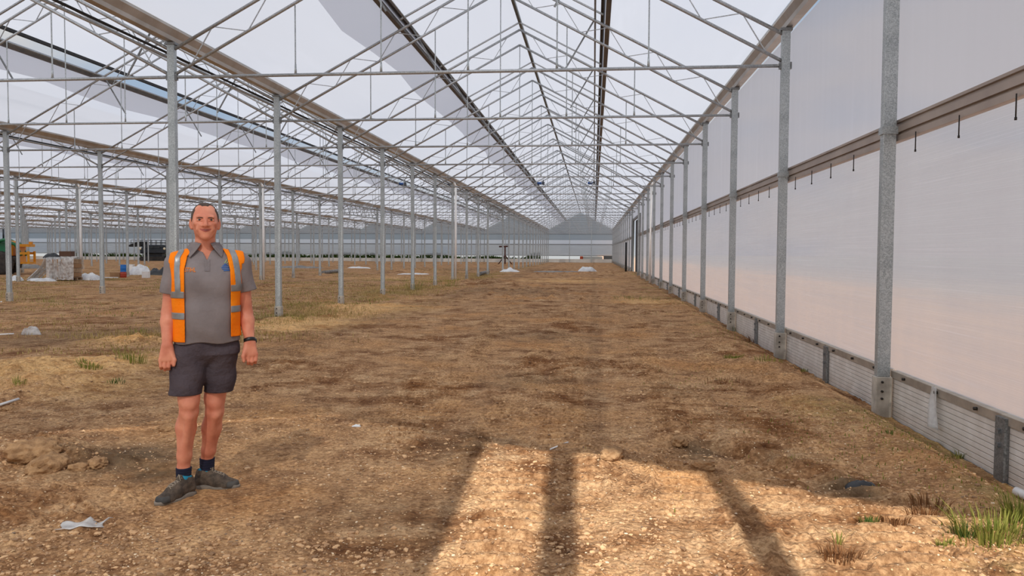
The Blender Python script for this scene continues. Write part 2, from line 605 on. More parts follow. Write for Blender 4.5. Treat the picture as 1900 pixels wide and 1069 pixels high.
def truss_parts(far):
    """list of (name, MB, material)"""
    out = []
    ns = 6 if not far else 4
    for sgn in (-1, 1):
        a, b = chord_pts(sgn, False)
        out.append(('upper_chord', MB().tube(a, b, 0.030, n=ns), 'galv_light'))
        c, d = chord_pts(sgn, True)
        out.append(('lower_chord', MB().tube(c, d, 0.027, n=ns), 'galv_light'))
        m = 5
        zz = []
        for i in range(m):
            zz.append(lerp(c, d, min((i + 0.28) / m, .99))); zz.append(lerp(a, b, min((i + 0.66) / m, .99)))
        mb = MB().path(zz, 0.011, 4)
        out.append(('web', mb, 'galv_light'))
        out.append(('vent_rafter', MB().bar((0, -0.10, RIDGE_Z - 0.07), (sgn * A_VENT, -0.10, zroof(A_VENT) - 0.07), 0.05, 0.03), 'galv_light'))
        v0 = (sgn * (A_VENT - 0.16), 0.12, zroof(A_VENT) - 0.08)
        v1 = (sgn * (A_VENT - 0.16 - 0.62), 0.12, zroof(A_VENT) - 1.12)
        out.append(('vent_rack', MB().bar(v0, v1, 0.03, 0.03, (0, 1, 0)), 'galv_dark'))
    mb = MB().tube((-W / 2 + 0.06, 0, ZT), (W / 2 - 0.06, 0, ZT), 0.026, n=ns + 2)
    out.append(('tie_bar', mb, 'galv_light'))
    for x, _ in HANG:
        z1 = low_z(x)
        mb = MB().tube((x, 0, ZT), (x, 0, z1), 0.012, n=5)
        mb.tube((x, 0, ZT + 0.02), (x, 0, ZT + 0.17), 0.021, 0.014, n=6)
        out.append(('hanger_rod', mb, 'galv'))
    return out

mesh_cache = {}
def near_truss():
    root = link('roof_truss', None)
    if 'near' not in mesh_cache:
        mesh_cache['near'] = [(nm, mb.mesh(nm, M[mt])) for nm, mb, mt in truss_parts(False)]
    for nm, me in mesh_cache['near']:
        link(nm, me, root)
    return root

def far_truss():
    if 'far' not in mesh_cache:
        allb = MB()
        for nm, mb, mt in truss_parts(True):
            allb.add(mb.v, mb.f)
        mesh_cache['far'] = allb.mesh('roof_truss', M['galv_light'])
    return link('roof_truss', mesh_cache['far'])

for k in range(NB):
    cnt = 0
    for n in range(0, NEND):
        q = px_of(ROWX[k], Yn(n), ZT)
        if q is None or (k > 0 and q[0] < 0): continue
        near = (k == 0 and n <= 11) or (k == 1 and n <= 9) or (k == 2 and n <= 6)
        o = near_truss() if near else far_truss()
        o.location = (ROWX[k] - W / 2, Yn(n), 0)
        tag(o, f'galvanised roof truss spanning the {BAYNAME[k]}, {ORD[cnt]} from the camera', 'truss', 'roof trusses')
        cnt += 1

# --- lattice girders bridging the missing post along the cross path
for r in range(1, 6):
    if px_of(ROWX[r], Yn(9), 3)[0] < 0: continue
    t = thing('lattice_girder', 'flat steel lattice girder bridging a wide gap between posts ' + ROWNAME[r], 'girder', (ROWX[r], Yn(9), 0), 0, 'lattice girders over the cross path')
    L = 2 * S
    MB().box(0, L / 2, 4.62, 0.07, L, 0.07).build('upper_chord', M['galv'], t)
    MB().box(0, L / 2, 3.92, 0.07, L, 0.07).build('lower_chord', M['galv'], t)
    mb = MB()
    for i in range(9):
        mb.tube((0, i * L / 9 + 0.1, 4.60), (0, (i + 0.6) * L / 9 + 0.1, 3.94), 0.018, n=5)
        mb.tube((0, (i + 0.6) * L / 9 + 0.1, 3.94), (0, (i + .98) * L / 9 + 0.1, 4.60), 0.010, n=4)
    mb.build('web', M['galv_dark'], t)

# --- vent motors under the ridge
for k in range(0, 4):
    for sgn in (-1, 1):
        x, y, z = ROWX[k] - W / 2 + sgn * 1.72, Yn(10) - 0.5, 6.15
        if px_of(x, y, z)[0] < 0: continue
        t = thing('vent_motor', f'small blue vent motor under the {"left" if sgn < 0 else "right"} slope of the {BAYNAME[k]}', 'motor', (x, y, z), 0, 'vent motors')
        MB().lathe([(0, -0.2), (0.07, -0.2), (0.09, -0.15), (0.09, 0.12), (0.06, 0.16), (0, 0.16)], 12, (0, 0, 0), 'x').build('housing', M['motor_blue'], t)
        MB().box(0.22, 0, 0, 0.16, 0.2, 0.2, bevel=0.02).build('gearbox', M['motor_grey'], t)
        MB().bar((0.22, 0, 0.08), (0.22, 0.0, 0.24), 0.08, 0.05, (0, 1, 0)).build('mounting_bracket', M['galv_dark'], t)

# --- right film wall
XW = XR + 0.08
DOOR0, DOOR1 = Yn(9) + 0.1, Yn(11) - 0.1
ZPL, ZRAIL = 0.30, 2.60
mb = MB()
def quad_yz(mb, x, y0, y1, z0, z1, n=1):
    vs, fs = [], []
    for i in range(n + 1):
        y = y0 + (y1 - y0) * i / n
        vs += [(x, y, z0), (x, y, z1)]
    fs = [(2 * i, 2 * i + 2, 2 * i + 3, 2 * i + 1) for i in range(n)]
    mb.add(vs, fs)
w_right = link('wall_right', None)
struct(w_right)
quad_yz(mb, XW, YF, DOOR0, ZPL, ZRAIL, 12); quad_yz(mb, XW, DOOR1, YB, ZPL, ZRAIL, 14)
mb.build('lower_film', M['wall_film'], w_right)
mb = MB()
quad_yz(mb, XW, YF, DOOR0, ZRAIL, ZG - 0.005, 12); quad_yz(mb, XW, DOOR0, DOOR1, 3.9, ZG - 0.005, 2); quad_yz(mb, XW, DOOR1, YB, ZRAIL, ZG - 0.005, 14)
mb.build('upper_film', M['wall_film_up'], w_right)

def wall_rail(y0, y1, label, pins):
    t = thing('side_rail', label, 'rail', (XW - 0.02, 0, ZRAIL), 0, 'side rails of the film wall')
    prof = [(-0.02, -0.105), (0.02, -0.105), (0.02, 0.105), (-0.02, 0.105), (-0.035, 0.10), (-0.035, 0.075), (-0.015, 0.07), (-0.015, 0.045), (-0.04, 0.04), (-0.04, -0.02),
            (-0.015, -0.025), (-0.015, -0.04), (-0.035, -0.045), (-0.035, -0.10)]
    MB().extrude_y([(a, b) for a, b in prof], y0, y1).build('profile', M['alu_brown'], t)
    y = y0 + 0.35
    me = MB().tube((-0.05, 0, -0.08), (-0.05, 0, -0.245), 0.0055, n=6).lathe([(0, -0.010), (0.009, -0.010), (0.009, 0.010), (0, 0.010)], 8, (-0.05, 0, -0.25)).mesh('hanging_pin', M['bolt'])
    for i in range(pins):
        link('hanging_pin', me, t, (0, y, 0))
        y += S / 5
    return t
wall_rail(YF, DOOR0, 'long brown aluminium side rail with hanging pins on the near right film wall', 55)
wall_rail(DOOR1, YB, 'far aluminium side rail on the right film wall beyond the dark doorway', 0)

# base panels
def base_panel(y0, y1, label, near):
    L = y1 - y0
    t = thing('base_panel', label, 'base panel', (XW - 0.01, (y0 + y1) / 2, 0), 0, 'insulated base panels along the right wall')
    MB().box(0.0, 0, (ZPL - 0.07) / 2 - 0.2, 0.05, L - 0.01, ZPL - 0.07 + 0.4).build('board', M['panel'], t)
    MB().box(-0.005, 0, ZPL - 0.035, 0.07, L - 0.005, 0.07, bevel=0.004).build('top_rail', M['alu_pale'], t)
    if near:
        for i in range(3):
            y = -L / 2 + L * (i + .5) / 3
            MB().lathe([(0, -0.025), (0.014, -0.025), (0.014, 0)], 6, (-0.04, y, ZPL - 0.035), 'x').build('bolt', M['bolt'], t)
    return t
cnt = 0
for n in range(-2, NEND):
    for h in (0, 1):
        y0, y1 = Yn(n) + 0.075 + h * (S / 2 - 0.0375), Yn(n) + 0.075 + (h + 1) * (S / 2 - 0.0375) - 0.0
        if y1 < 3.6 or 9 <= n <= 10: continue
        base_panel(y0, y1, f'pale grey grooved base panel under the right film wall, {ORD[cnt]} from the camera', n < 6)
        cnt += 1
cnt = 0
for n in range(-2, NEND):
    y = Yn(n) + S / 2
    if 9 <= n <= 10: continue
    o = MB().box(0, 0, ZPL / 2 - 0.21, 0.035, 0.13, ZPL + 0.38).box(-0.02, 0.0, 0.18, 0.03, 0.03, 0.03).box(-0.02, 0, 0.08, 0.03, 0.03, 0.03).build(
        'joint_plate', M['galv_dark'], None, (XW - 0.055, y, 0))
    tag(o, f'galvanised joint plate between base panels of the right wall, {ORD[cnt]} from the camera', 'joint plate', 'joint plates of the base panels')
    cnt += 1

# doorway in the right wall
door = link('door_1', None)
struct(door)
MB().box(XW - 0.02, (DOOR0 + DOOR1) / 2, 3.86, 0.10, DOOR1 - DOOR0 + .2, 0.16).box(XW - 0.02, DOOR0, 1.9, 0.1, 0.12, 4.1).box(XW - 0.02, DOOR1, 1.9, 0.1, 0.12, 4.1).build('door_frame', M['galv_dark'], door)
MB().box(XW + 0.16, (DOOR0 + DOOR1) / 2 + 1.2, 1.85, 0.05, (DOOR1 - DOOR0) * .75, 3.9).build('dark_opening_panel', M['black'], door)  # added black panel, stands in for the darkness of the opening
tag(MB().tube((0, 0, -0.1), (0, 0, 2.25), 0.07, n=10).build('black_pipe', M['black'], None, (XW - 0.45, Yn(11) + 2.5, 0)),
    'black upright pipe standing by the right wall near the doorway', 'pipe')

# --- gable walls
def gable_poly(k, y, z0, x_from=None, x_to=None):
    x1, x0 = ROWX[k], ROWX[k + 1]
    cx = (x0 + x1) / 2
    if x_from is not None: x0 = x_from
    if x_to is not None: x1 = x_to
    pts = [(x0, z0), (x1, z0)]
    tz = lambda x: zroof(abs(x - cx))
    pts.append((x1, tz(x1)))
    if x0 < cx < x1: pts.append((cx, tz(cx)))
    pts.append((x0, tz(x0)))
    return [(x, y, z) for x, z in pts]

wb = link('wall_back', None); struct(wb)
mb = MB()
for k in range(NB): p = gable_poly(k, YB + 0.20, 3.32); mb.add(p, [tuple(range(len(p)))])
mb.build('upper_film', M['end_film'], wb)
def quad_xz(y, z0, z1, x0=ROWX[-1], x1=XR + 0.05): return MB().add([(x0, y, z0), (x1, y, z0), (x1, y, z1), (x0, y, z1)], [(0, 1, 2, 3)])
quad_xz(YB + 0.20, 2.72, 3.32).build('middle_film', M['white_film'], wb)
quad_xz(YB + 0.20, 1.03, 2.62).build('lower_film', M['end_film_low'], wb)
wid = XR - ROWX[-1]
mxx = (XR + ROWX[-1]) / 2
MB().box(mxx, YB + 0.13, 2.67, wid, 0.06, 0.12).box(mxx, YB + 0.13, 1.0, wid, 0.05, 0.08).box(mxx, YB + 0.13, 4.2, wid, 0.05, 0.07).build('cross_rail', M['galv_dark'], wb)
MB().box(mxx, YB + 0.20, 0.10, wid, 0.12, 0.80).build('base_panel', M['white_panel'], wb)
c = 0
for k in range(NB):
    cx = ROWX[k] - W / 2
    for dx in (-1.62, 1.62):
        zt = zroof(abs(dx)) - 0.1
        o = MB().box(0, 0, zt / 2 - .1, 0.10, 0.10, zt + .2).build('gable_post', M['galv'], None, (cx + dx, YB, 0))
        tag(o, f'slim gable post at the far end wall, {ORD[c]} counting from the right', 'post', 'gable posts at the far end')
        c += 1

wl_ = link('wall_left', None); struct(wl_)
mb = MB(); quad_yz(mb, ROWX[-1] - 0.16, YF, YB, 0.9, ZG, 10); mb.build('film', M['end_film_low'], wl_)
MB().box(ROWX[-1] - 0.20, (YF + YB) / 2, 0.1, 0.1, YB - YF, 0.8).build('base_panel', M['white_panel'], wl_)

# front gable behind the camera: clad on the left, still open towards the right wall
wf = link('wall_front', None); struct(wf)
OPEN_X = -0.66
mb = MB()
for k in range(NB):
    p = gable_poly(k, YF, 0.3, x_to=OPEN_X if k == 0 else None)
    mb.add(p, [tuple(range(len(p)))])
mb.build('film', M['end_film_front'], wf)
mb = MB()
for x, w_ in ((OPEN_X, 0.1), (-0.035, 0.19), (0.98, 0.17)):
    zt = zroof(abs(x - (ROWX[0] - W / 2)))
    mb.box(x, YF, zt / 2, w_, 0.09, zt)
mb.build('door_post', M['galv'], wf)
MB().bar((ROWX[0] - W / 2, YF, zroof(0) - .03), (XR, YF, zroof(W / 2) - 0.03), 0.06, 0.12).build('rafter', M['galv'], wf)

# ------------------------------------------------------------------ ground
def _hash(ix, iy, seed):
    h = (ix.astype(np.int64) * 374761393 + iy.astype(np.int64) * 668265263 + seed * 1442695041) & 0x7fffffff
    h = ((h ^ (h >> 13)) * 1274126177) & 0x7fffffff
    return ((h ^ (h >> 16)) & 0xffff) / 65535.0


def vnoise(x, y, seed=0):
    ix, iy = np.floor(x), np.floor(y)
    fx, fy = x - ix, y - iy
    fx = fx * fx * (3 - 2 * fx); fy = fy * fy * (3 - 2 * fy)
    a, b = _hash(ix, iy, seed), _hash(ix + 1, iy, seed)
    c, d = _hash(ix, iy + 1, seed), _hash(ix + 1, iy + 1, seed)
    return (a + (b - a) * fx) * (1 - fy) + (c + (d - c) * fx) * fy


def fbm(x, y, f, oct_=4, seed=0, gain=0.5):
    s, a, t = 0, 1.0, 0
    for i in range(oct_):
        s = s + a * (vnoise(x * f + 13.7 * i, y * f - 7.1 * i, seed + i) - 0.5)
        t += a
        a *= gain; f *= 2.03
    return s / t * 2


def cells(x, y, f, seed):
    """distance to nearest jittered cell point and its id"""
    x = x * f; y = y * f
    ix, iy = np.floor(x), np.floor(y)
    best = np.full(x.shape, 9.0); bid = np.zeros(x.shape)
    for dx in (-1, 0, 1):
        for dy in (-1, 0, 1):
            jx, jy = ix + dx, iy + dy
            px = jx + _hash(jx, jy, seed); py = jy + _hash(jx, jy, seed + 5)
            d = np.hypot(x - px, y - py)
            m = d < best
            best = np.where(m, d, best)
            bid = np.where(m, _hash(jx, jy, seed + 9), bid)
    return best, bid


def blob(x, y, px, py, rx, ry=None, rot=0.0):
    cx, cyy = px, py
    ry = ry or rx
    c, s = math.cos(rot), math.sin(rot)
    u = ((x - cx) * c + (y - cyy) * s) / rx
    v = (-(x - cx) * s + (y - cyy) * c) / ry
    return np.exp(-(u * u + v * v))


def gp(px, py): return on_ground(px, py, 0.0)

# wheel and crawler tracks: (x at y=0, slope, width, y from, y to, lug height, lug pitch, rut depth)
TRACKS = [(0.04, -0.035, 0.42, 3.0, 24, 0.030, 0.16, 0.008), (-0.42, -0.175, 0.36, 5.5, 14, 0.030, 0.17, 0.008),
          (0.42, 0.03, 0.36, 3.0, 30, 0.026, 0.15, 0.008), (-0.20, 0.15, 0.38, 4.2, 16, 0.024, 0.16, 0.010),
          (1.30, 0.05, 0.36, 3.5, 18, 0.026, 0.15, 0.008), (-1.10, -0.05, 0.38, 6, 26, 0.022, 0.17, 0.008), (-1.35, -0.27, 0.32, 7, 16, 0.026, 0.16, 0.006),
          (-0.95, 0.02, 0.40, 4.5, 22, 0.024, 0.16, 0.006), (0.90, 0.06, 0.38, 3.0, 15, 0.028, 0.16, 0.006), (1.75, 0.02, 0.36, 4.0, 14, 0.026, 0.15, 0.006),
          (-1.75, -0.02, 0.40, 6, 20, 0.020, 0.18, 0.006), (0.62, 0.22, 0.36, 3.0, 9, 0.028, 0.15, 0.006), (-0.45, 0.01, 0.38, 3.0, 12, 0.028, 0.16, 0.006)]
LUMPS = []
for px_, py_, r_, h_, in ((85, 838, 0.28, 0.10), (150, 850, 0.20, 0.05), (230, 852, 0.12, 0.05), (820, 690, 0.5, 0.02), (1270, 815, 0.16, 0.05), (1300, 865, 0.10, 0.045), (1130, 850, 0.2, 0.03),
                         (255, 632, 0.55, 0.10), (110, 690, 1.3, 0.12), (40, 720, 0.9, 0.10), (620, 570, 1.2, 0.08), (900, 527, 2.0, 0.22), (1150, 510, 2.5, 0.18), (690, 548, 1.2, 0.1),
                         (470, 560, 1.0, 0.04), (1380, 640, 0.4, 0.02), (1440, 700, 0.3, 0.03), (1000, 502, 4, 0.12), (520, 592, 0.7, 0.05), (775, 505, 3, 0.2), (560, 625, 1.2, 0.05)):
    gx, gy = gp(px_, py_)
    LUMPS.append((gx, gy, r_, h_))


def height(x, y):
    x = np.asarray(x, float); y = np.asarray(y, float)
    h = 0.045 * fbm(x, y, 0.22, 3, 3) + 0.022 * fbm(x, y, 1.1, 3, 21)
    near = np.clip((70 - y) / 50, 0, 1)
    rough = 0.5 + 0.8 * np.clip(fbm(x, y, 0.5, 2, 31) + 0.3, 0, 1)
    packed = np.zeros_like(x)                          # soil pressed flat under the wheels
    marks = np.zeros_like(x)
    for x0, sl, w, y0, y1, lug, pitch, dep in TRACKS:
        wob = 0.05 * np.sin(y * 0.6 + x0 * 9)
        u = (x - (x0 + sl * y + wob)) / (w / 2)
        run = np.clip((y - y0) / 0.5, 0, 1) * np.clip((y1 - y) / 2, 0, 1)
        band = np.clip(1.25 - np.abs(u) ** 4, 0, 1) * run
        wear = np.clip(0.62 + 2.2 * fbm(x, y, 0.7, 2, int(abs(x0) * 90) + 60), 0, 1)
        saw = np.abs(((y + 0.04 * np.abs(u)) / pitch) % 1.0 - 0.5) * 2
        lugs = np.clip(saw * 2.6 - 0.8, 0, 1)
        fresh = band * wear
        marks = np.where(fresh > packed, fresh * (lug * 1.35 * lugs) - band * dep, marks)
        packed = np.maximum(packed, fresh)
        edge = np.exp(-((np.abs(u) - 1.15) / 0.14) ** 2) * run
        marks = marks + edge * 0.014 * np.clip(0.5 + fbm(x, y, 2.5, 2, 77) * 2, 0, 1) * (1 - packed)
    loose = 1 - 0.85 * packed
    h = h + near * rough * loose * (0.018 * fbm(x, y, 4.5, 3, 41) + 0.014 * np.abs(fbm(x, y, 9, 2, 47))) + marks
    # clods
    cm = np.clip(fbm(x, y, 0.7, 3, 91) * 2.0 + 0.1, 0, 1) * near * loose
    d, i = cells(x, y, 9.0, 5)
    h = h + cm * 0.06 * np.clip(0.45 - d, 0, 1) * (i > 0.45) * (0.5 + i)
    d, i = cells(x, y, 22.0, 8)
    h = h + near * loose * (0.3 + cm) * 0.026 * np.clip(0.48 - d, 0, 1) * (i > 0.35)
    d, i = cells(x, y, 2.2, 12)
    far_ = np.clip((y - 9) / 6, 0, 1) * np.clip(fbm(x, y, 0.16, 3, 61) * 2 + 0.2, 0, 1)
    h = h + far_ * 0.22 * np.clip(0.5 - d, 0, 1) * (i > 0.5) * (0.6 + fbm(x, y, 3.0, 2, 63))
    for gx, gy, r, hh in LUMPS:
        b = blob(x, y, gx, gy, r, r * 0.8)
        h = h + hh * b * (1 + 0.9 * fbm(x, y, 5.0 / max(r, .4), 3, 17))
    # trench and low bank along the film wall
    dd = XR - x
    h = h - 0.13 * np.exp(-((dd - 0.0) / 0.22) ** 2) * np.clip((30 - y) / 15, 0, 1)
    h = h + (0.045 + 0.05 * fbm(x, y, 2.0, 2, 55)) * np.exp(-((dd - 0.55) / 0.22) ** 2) * np.clip((26 - y) / 12, 0, 1)
    # the rut that crosses the lower right corner
    g0 = gp(1250, 800); g1 = gp(1640, 925)
    tx, ty = g1[0] - g0[0], g1[1] - g0[1]
    L = math.hypot(tx, ty); tx /= L; ty /= L
    u = (x - g0[0]) * tx + (y - g0[1]) * ty
    v = (x - g0[0]) * -ty + (y - g0[1]) * tx + 0.05 * fbm(x, y, 3, 2, 8)
    h = h - 0.05 * np.exp(-(v / 0.07) ** 2) * (u > -0.1) * np.clip((L + .1 - u) * 4, 0, 1) * np.clip(0.4 + 2 * fbm(x, y, 1.8, 2, 99), 0, 1)
    h = h + 0.04 * np.exp(-((v - 0.14) / 0.09) ** 2) * (u > -0.3) * np.clip((L + .3 - u) * 4, 0, 1)
    # level ground at the posts of each row and beyond
    return h - 0.02


def hz(x, y):
    return float(height(np.array([x]), np.array([y]))[0])


def ground_hit(px, py):
    """point where the view through a photo pixel meets the soil"""
    z = 0.0
    for _ in range(4):
        x, y = on_ground(px, py, z)
        z = hz(x, y)
    return x, y, z


def graded(a, b, step0, growth):
    out = [a]; s = step0
    sg = 1 if b > a else -1
    while (b - out[-1]) * sg > 0:
        out.append(out[-1] + sg * s); s *= growth
    return out[1:]

XMAX = XR + 0.03
xs = np.array(graded(-9, -94, 0.03, 1.035)[::-1] + list(np.arange(-9, -4.5, 0.022)) + list(np.arange(-4.5, XMAX, 0.0135)) + [XMAX])
ys = [-0.6]
while ys[-1] < YB + 0.3:
    y = ys[-1]
    ys.append(y + (0.09 if y < 2.9 else max(0.013, 0.0040 * y if y < 12 else 0.0065 * y)))
ys = np.array(ys)
GX, GY = np.meshgrid(xs, ys)
GZ = height(GX, GY)
nx, ny = len(xs), len(ys)
verts = np.stack([GX.ravel(), GY.ravel(), GZ.ravel()], 1)
ii = np.arange(nx * ny).reshape(ny, nx)
quads = np.stack([ii[:-1, :-1].ravel(), ii[:-1, 1:].ravel(), ii[1:, 1:].ravel(), ii[1:, :-1].ravel()], 1)


def np_mesh(name, v, f, mat, smooth=True, attrs=None):
    me = bpy.data.meshes.new(name)
    me.vertices.add(len(v))
    me.vertices.foreach_set('co', np.ascontiguousarray(v, dtype=np.float32).ravel())
    k = f.shape[1]
    me.loops.add(f.size)
    me.loops.foreach_set('vertex_index', np.ascontiguousarray(f, dtype=np.int32).ravel())
    me.polygons.add(len(f))
    me.polygons.foreach_set('loop_start', np.arange(0, f.size, k, dtype=np.int32))
    me.polygons.foreach_set('loop_total', np.full(len(f), k, dtype=np.int32))
    me.polygons.foreach_set('use_smooth', np.full(len(f), smooth))
    me.update(calc_edges=True)
    for an, arr in (attrs or {}).items():
        at = me.attributes.new(an, 'FLOAT', 'POINT')
        at.data.foreach_set('value', np.ascontiguousarray(arr, dtype=np.float32).ravel())
    me.materials.append(mat)
    me.validate()
    return me


def floor_attrs(x, y):
    sand = np.zeros_like(x)
    for px_, py_, r_, w_ in ((110, 690, 1.3, 1), (30, 700, 1.1, 1), (200, 720, 0.8, .6), (250, 628, 0.9, 0.9), (560, 600, 1.4, 0.9), (690, 570, 2, 0.8), (620, 585, 1.2, .7), (150, 560, 4, .35),
                             (1210, 560, 1.5, 0.7), (1050, 520, 4, 0.6), (800, 555, 2, .4), (1000, 930, 0.5, .2), (430, 610, 1.2, .3), (1150, 650, .8, .2), (720, 515, 5, .5)):
        gx, gy = gp(px_, py_)
        sand = np.maximum(sand, w_ * blob(x, y, gx, gy, r_, r_ * 1.3))
    damp_shade = np.zeros_like(x)  # moist soil, plus the man's shadow painted in by the first two spots
    for px_, py_, r_, w_ in ((240, 845, 0.42, 1), (300, 870, 0.28, .9), (90, 850, 0.3, 0.5), (860, 820, 0.5, .6), (700, 950, 0.6, .45), (1000, 620, 1.2, .5), (980, 700, 0.8, .5), (1300, 830, 0.25, .8), (1580, 900, 0.2, 1),
                             (960, 540, 3, .5), (330, 610, 1.3, .6), (100, 625, 1.8, .6), (400, 700, .9, .35), (1250, 720, .6, .4), (1440, 840, .4, .4), (900, 500, 8, .5), (600, 520, 6, .3), (420, 800, 0.5, .3)):
        gx, gy = gp(px_, py_)
        damp_shade = np.maximum(damp_shade, w_ * blob(x, y, gx, gy, r_, r_ * 1.2))
    green = np.clip(fbm(x, y, 0.35, 3, 71) * 1.5 - 0.1, 0, 1) * np.clip((-x - 4) / 3, 0, 1) * np.clip((y - 9) / 8, 0, 1) * 0.7
    green = np.maximum(green, 0.8 * np.exp(-((x - ROWX[1]) / 1.3) ** 2) * np.clip((y - 11) / 6, 0, 1) * np.clip(.4 + fbm(x, y, 0.6, 2, 5), 0, 1))
    green = np.maximum(green, 0.6 * np.exp(-((x - XR) / 1.4) ** 2) * np.clip(fbm(x, y, 0.8, 3, 15) * 2 + .1, 0, 1))
    return sand, damp_shade, green

sand, damp_shade, green = floor_attrs(GX, GY)


def soil_mat():
    m, nt, out = mat_new('soil')
    L = nt.links.new
    tc = N(nt, 'ShaderNodeTexCoord')
    def noise(scale, detail=4, rough=0.55):
        n = N(nt, 'ShaderNodeTexNoise', Scale=scale, Detail=detail, Roughness=rough)
        L(tc.outputs['Object'], n.inputs['Vector'])
        return n.outputs['Fac']
    def mix(fac, a, b, blend='MIX'):
        n = N(nt, 'ShaderNodeMix', data_type='RGBA'); n.blend_type = blend
        if isinstance(fac, float): n.inputs['Factor'].default_value = fac
        else: L(fac, n.inputs['Factor'])
        for s, q in (('A', a), ('B', b)):
            if isinstance(q, tuple): n.inputs[s].default_value = q
            else: L(q, n.inputs[s])
        return n.outputs['Result']
    def attr(nm):
        a = N(nt, 'ShaderNodeAttribute'); a.attribute_name = nm
        return a.outputs['Fac']
    base = ramp(nt, [(0.32, rgb(170, 128, 91)), (0.5, rgb(216, 172, 126)), (0.70, rgb(243, 206, 160))])
    L(noise(2.2, 8, 0.68), base.inputs['Fac'])
    fine = ramp(nt, [(0.32, rgb(142, 122, 104)), (0.62, rgb(255, 255, 255))])
    L(noise(38, 5, 0.7), fine.inputs['Fac'])
    c = mix(0.85, base.outputs[0], fine.outputs[0], 'MULTIPLY')
    # dark moist crumbs
    dk = ramp(nt, [(0.55, (0, 0, 0, 1)), (0.68, (1, 1, 1, 1))])
    L(noise(5.5, 6, 0.7), dk.inputs['Fac'])
    dm = N(nt, 'ShaderNodeMath', operation='MULTIPLY'); L(dk.outputs[0], dm.inputs[0]); dm.inputs[1].default_value = 0.55
    c = mix(dm.outputs[0], c, rgb(138, 104, 74))
    # pale yellow sand
    def masked(nm, lo, hi, sc):
        a = N(nt, 'ShaderNodeMath', operation='ADD'); L(attr(nm), a.inputs[0])
        k = N(nt, 'ShaderNodeMath', operation='MULTIPLY_ADD'); L(noise(sc, 5, 0.65), k.inputs[0]); k.inputs[1].default_value = 0.8; k.inputs[2].default_value = -0.4
        L(k.outputs[0], a.inputs[1])
        r = N(nt, 'ShaderNodeMapRange'); r.inputs['From Min'].default_value = lo; r.inputs['From Max'].default_value = hi
        L(a.outputs[0], r.inputs['Value'])
        return r.outputs[0]
    c = mix(masked('sand', 0.25, 0.75, 6), c, mix(0.5, rgb(250, 204, 142), fine.outputs[0], 'MULTIPLY'))
    c = mix(masked('damp_shade', 0.2, 0.9, 7), c, rgb(122, 100, 76))
    gr = ramp(nt, [(0.3, rgb(134, 126, 74)), (0.7, rgb(182, 158, 100))])
    L(noise(20, 4), gr.inputs['Fac'])
    c = mix(masked('green', 0.25, 0.95, 9), c, gr.outputs[0])
    # broad patches: drier, redder, darker and weedy ground
    lo_ = ramp(nt, [(0.38, rgb(196, 172, 150)), (0.5, (1, 1, 1, 1)), (0.62, rgb(255, 238, 214))])
    L(noise(0.55, 7, 0.72), lo_.inputs['Fac'])
    c = mix(0.9, c, lo_.outputs[0], 'MULTIPLY')
    rd = ramp(nt, [(0.56, (0, 0, 0, 1)), (0.72, (0.38, 0.38, 0.38, 1))])
    L(noise(1.1, 6, 0.75), rd.inputs['Fac'])
    c = mix(rd.outputs[0], c, rgb(172, 126, 88))
    # coarse mottling that still reads far off
    mo = ramp(nt, [(0.40, rgb(206, 196, 188)), (0.52, (1, 1, 1, 1)), (0.66, (1, 1, 1, 1)), (0.74, rgb(255, 244, 226))])
    L(noise(9, 6, 0.75), mo.inputs['Fac'])
    c = mix(0.8, c, mo.outputs[0], 'MULTIPLY')
    # gravel specks
    vo = N(nt, 'ShaderNodeTexVoronoi', Scale=55.0); L(tc.outputs['Object'], vo.inputs['Vector'])
    sp = N(nt, 'ShaderNodeSeparateColor'); L(vo.outputs['Color'], sp.inputs[0])
    g1 = N(nt, 'ShaderNodeMath', operation='GREATER_THAN'); L(sp.outputs[0], g1.inputs[0]); g1.inputs[1].default_value = 0.90
    g2 = N(nt, 'ShaderNodeMath', operation='LESS_THAN'); L(vo.outputs['Distance'], g2.inputs[0]); g2.inputs[1].default_value = 0.30
    g3 = N(nt, 'ShaderNodeMath', operation='MULTIPLY'); L(g1.outputs[0], g3.inputs[0]); L(g2.outputs[0], g3.inputs[1])
    pc = ramp(nt, [(0.0, rgb(236, 206, 158)), (0.5, rgb(206, 164, 116)), (1.0, rgb(248, 228, 194))])
    L(sp.outputs[1], pc.inputs['Fac'])
    c = mix(g3.outputs[0], c, pc.outputs[0])
    b = N(nt, 'ShaderNodeBsdfPrincipled', Roughness=0.95)
    b.inputs['Specular IOR Level'].default_value = 0.15
    L(c, b.inputs['Base Color'])
    # relief
    h1 = N(nt, 'ShaderNodeMath', operation='MULTIPLY_ADD'); L(noise(70, 4, 0.7), h1.inputs[0]); h1.inputs[1].default_value = 0.5
    h2 = N(nt, 'ShaderNodeMath', operation='MULTIPLY_ADD'); L(g3.outputs[0], h2.inputs[0]); h2.inputs[1].default_value = 0.2
    vb = N(nt, 'ShaderNodeTexVoronoi', Scale=34.0); L(tc.outputs['Object'], vb.inputs['Vector'])
    vs_ = N(nt, 'ShaderNodeMath', operation='MULTIPLY'); L(vb.outputs['Distance'], vs_.inputs[0]); vs_.inputs[1].default_value = -0.9
    L(vs_.outputs[0], h2.inputs[2])
    L(h2.outputs[0], h1.inputs[2])
    bp = N(nt, 'ShaderNodeBump', Strength=1.0, Distance=0.018)
    L(h1.outputs[0], bp.inputs['Height'])
    L(bp.outputs[0], b.inputs['Normal'])
    L(b.outputs[0], out.inputs['Surface'])
    return m

M['soil'] = soil_mat()
floor = link('floor', np_mesh('floor', verts, quads, M['soil'], True, {'sand': sand.ravel(), 'damp_shade': damp_shade.ravel(), 'green': green.ravel()}))
struct(floor)

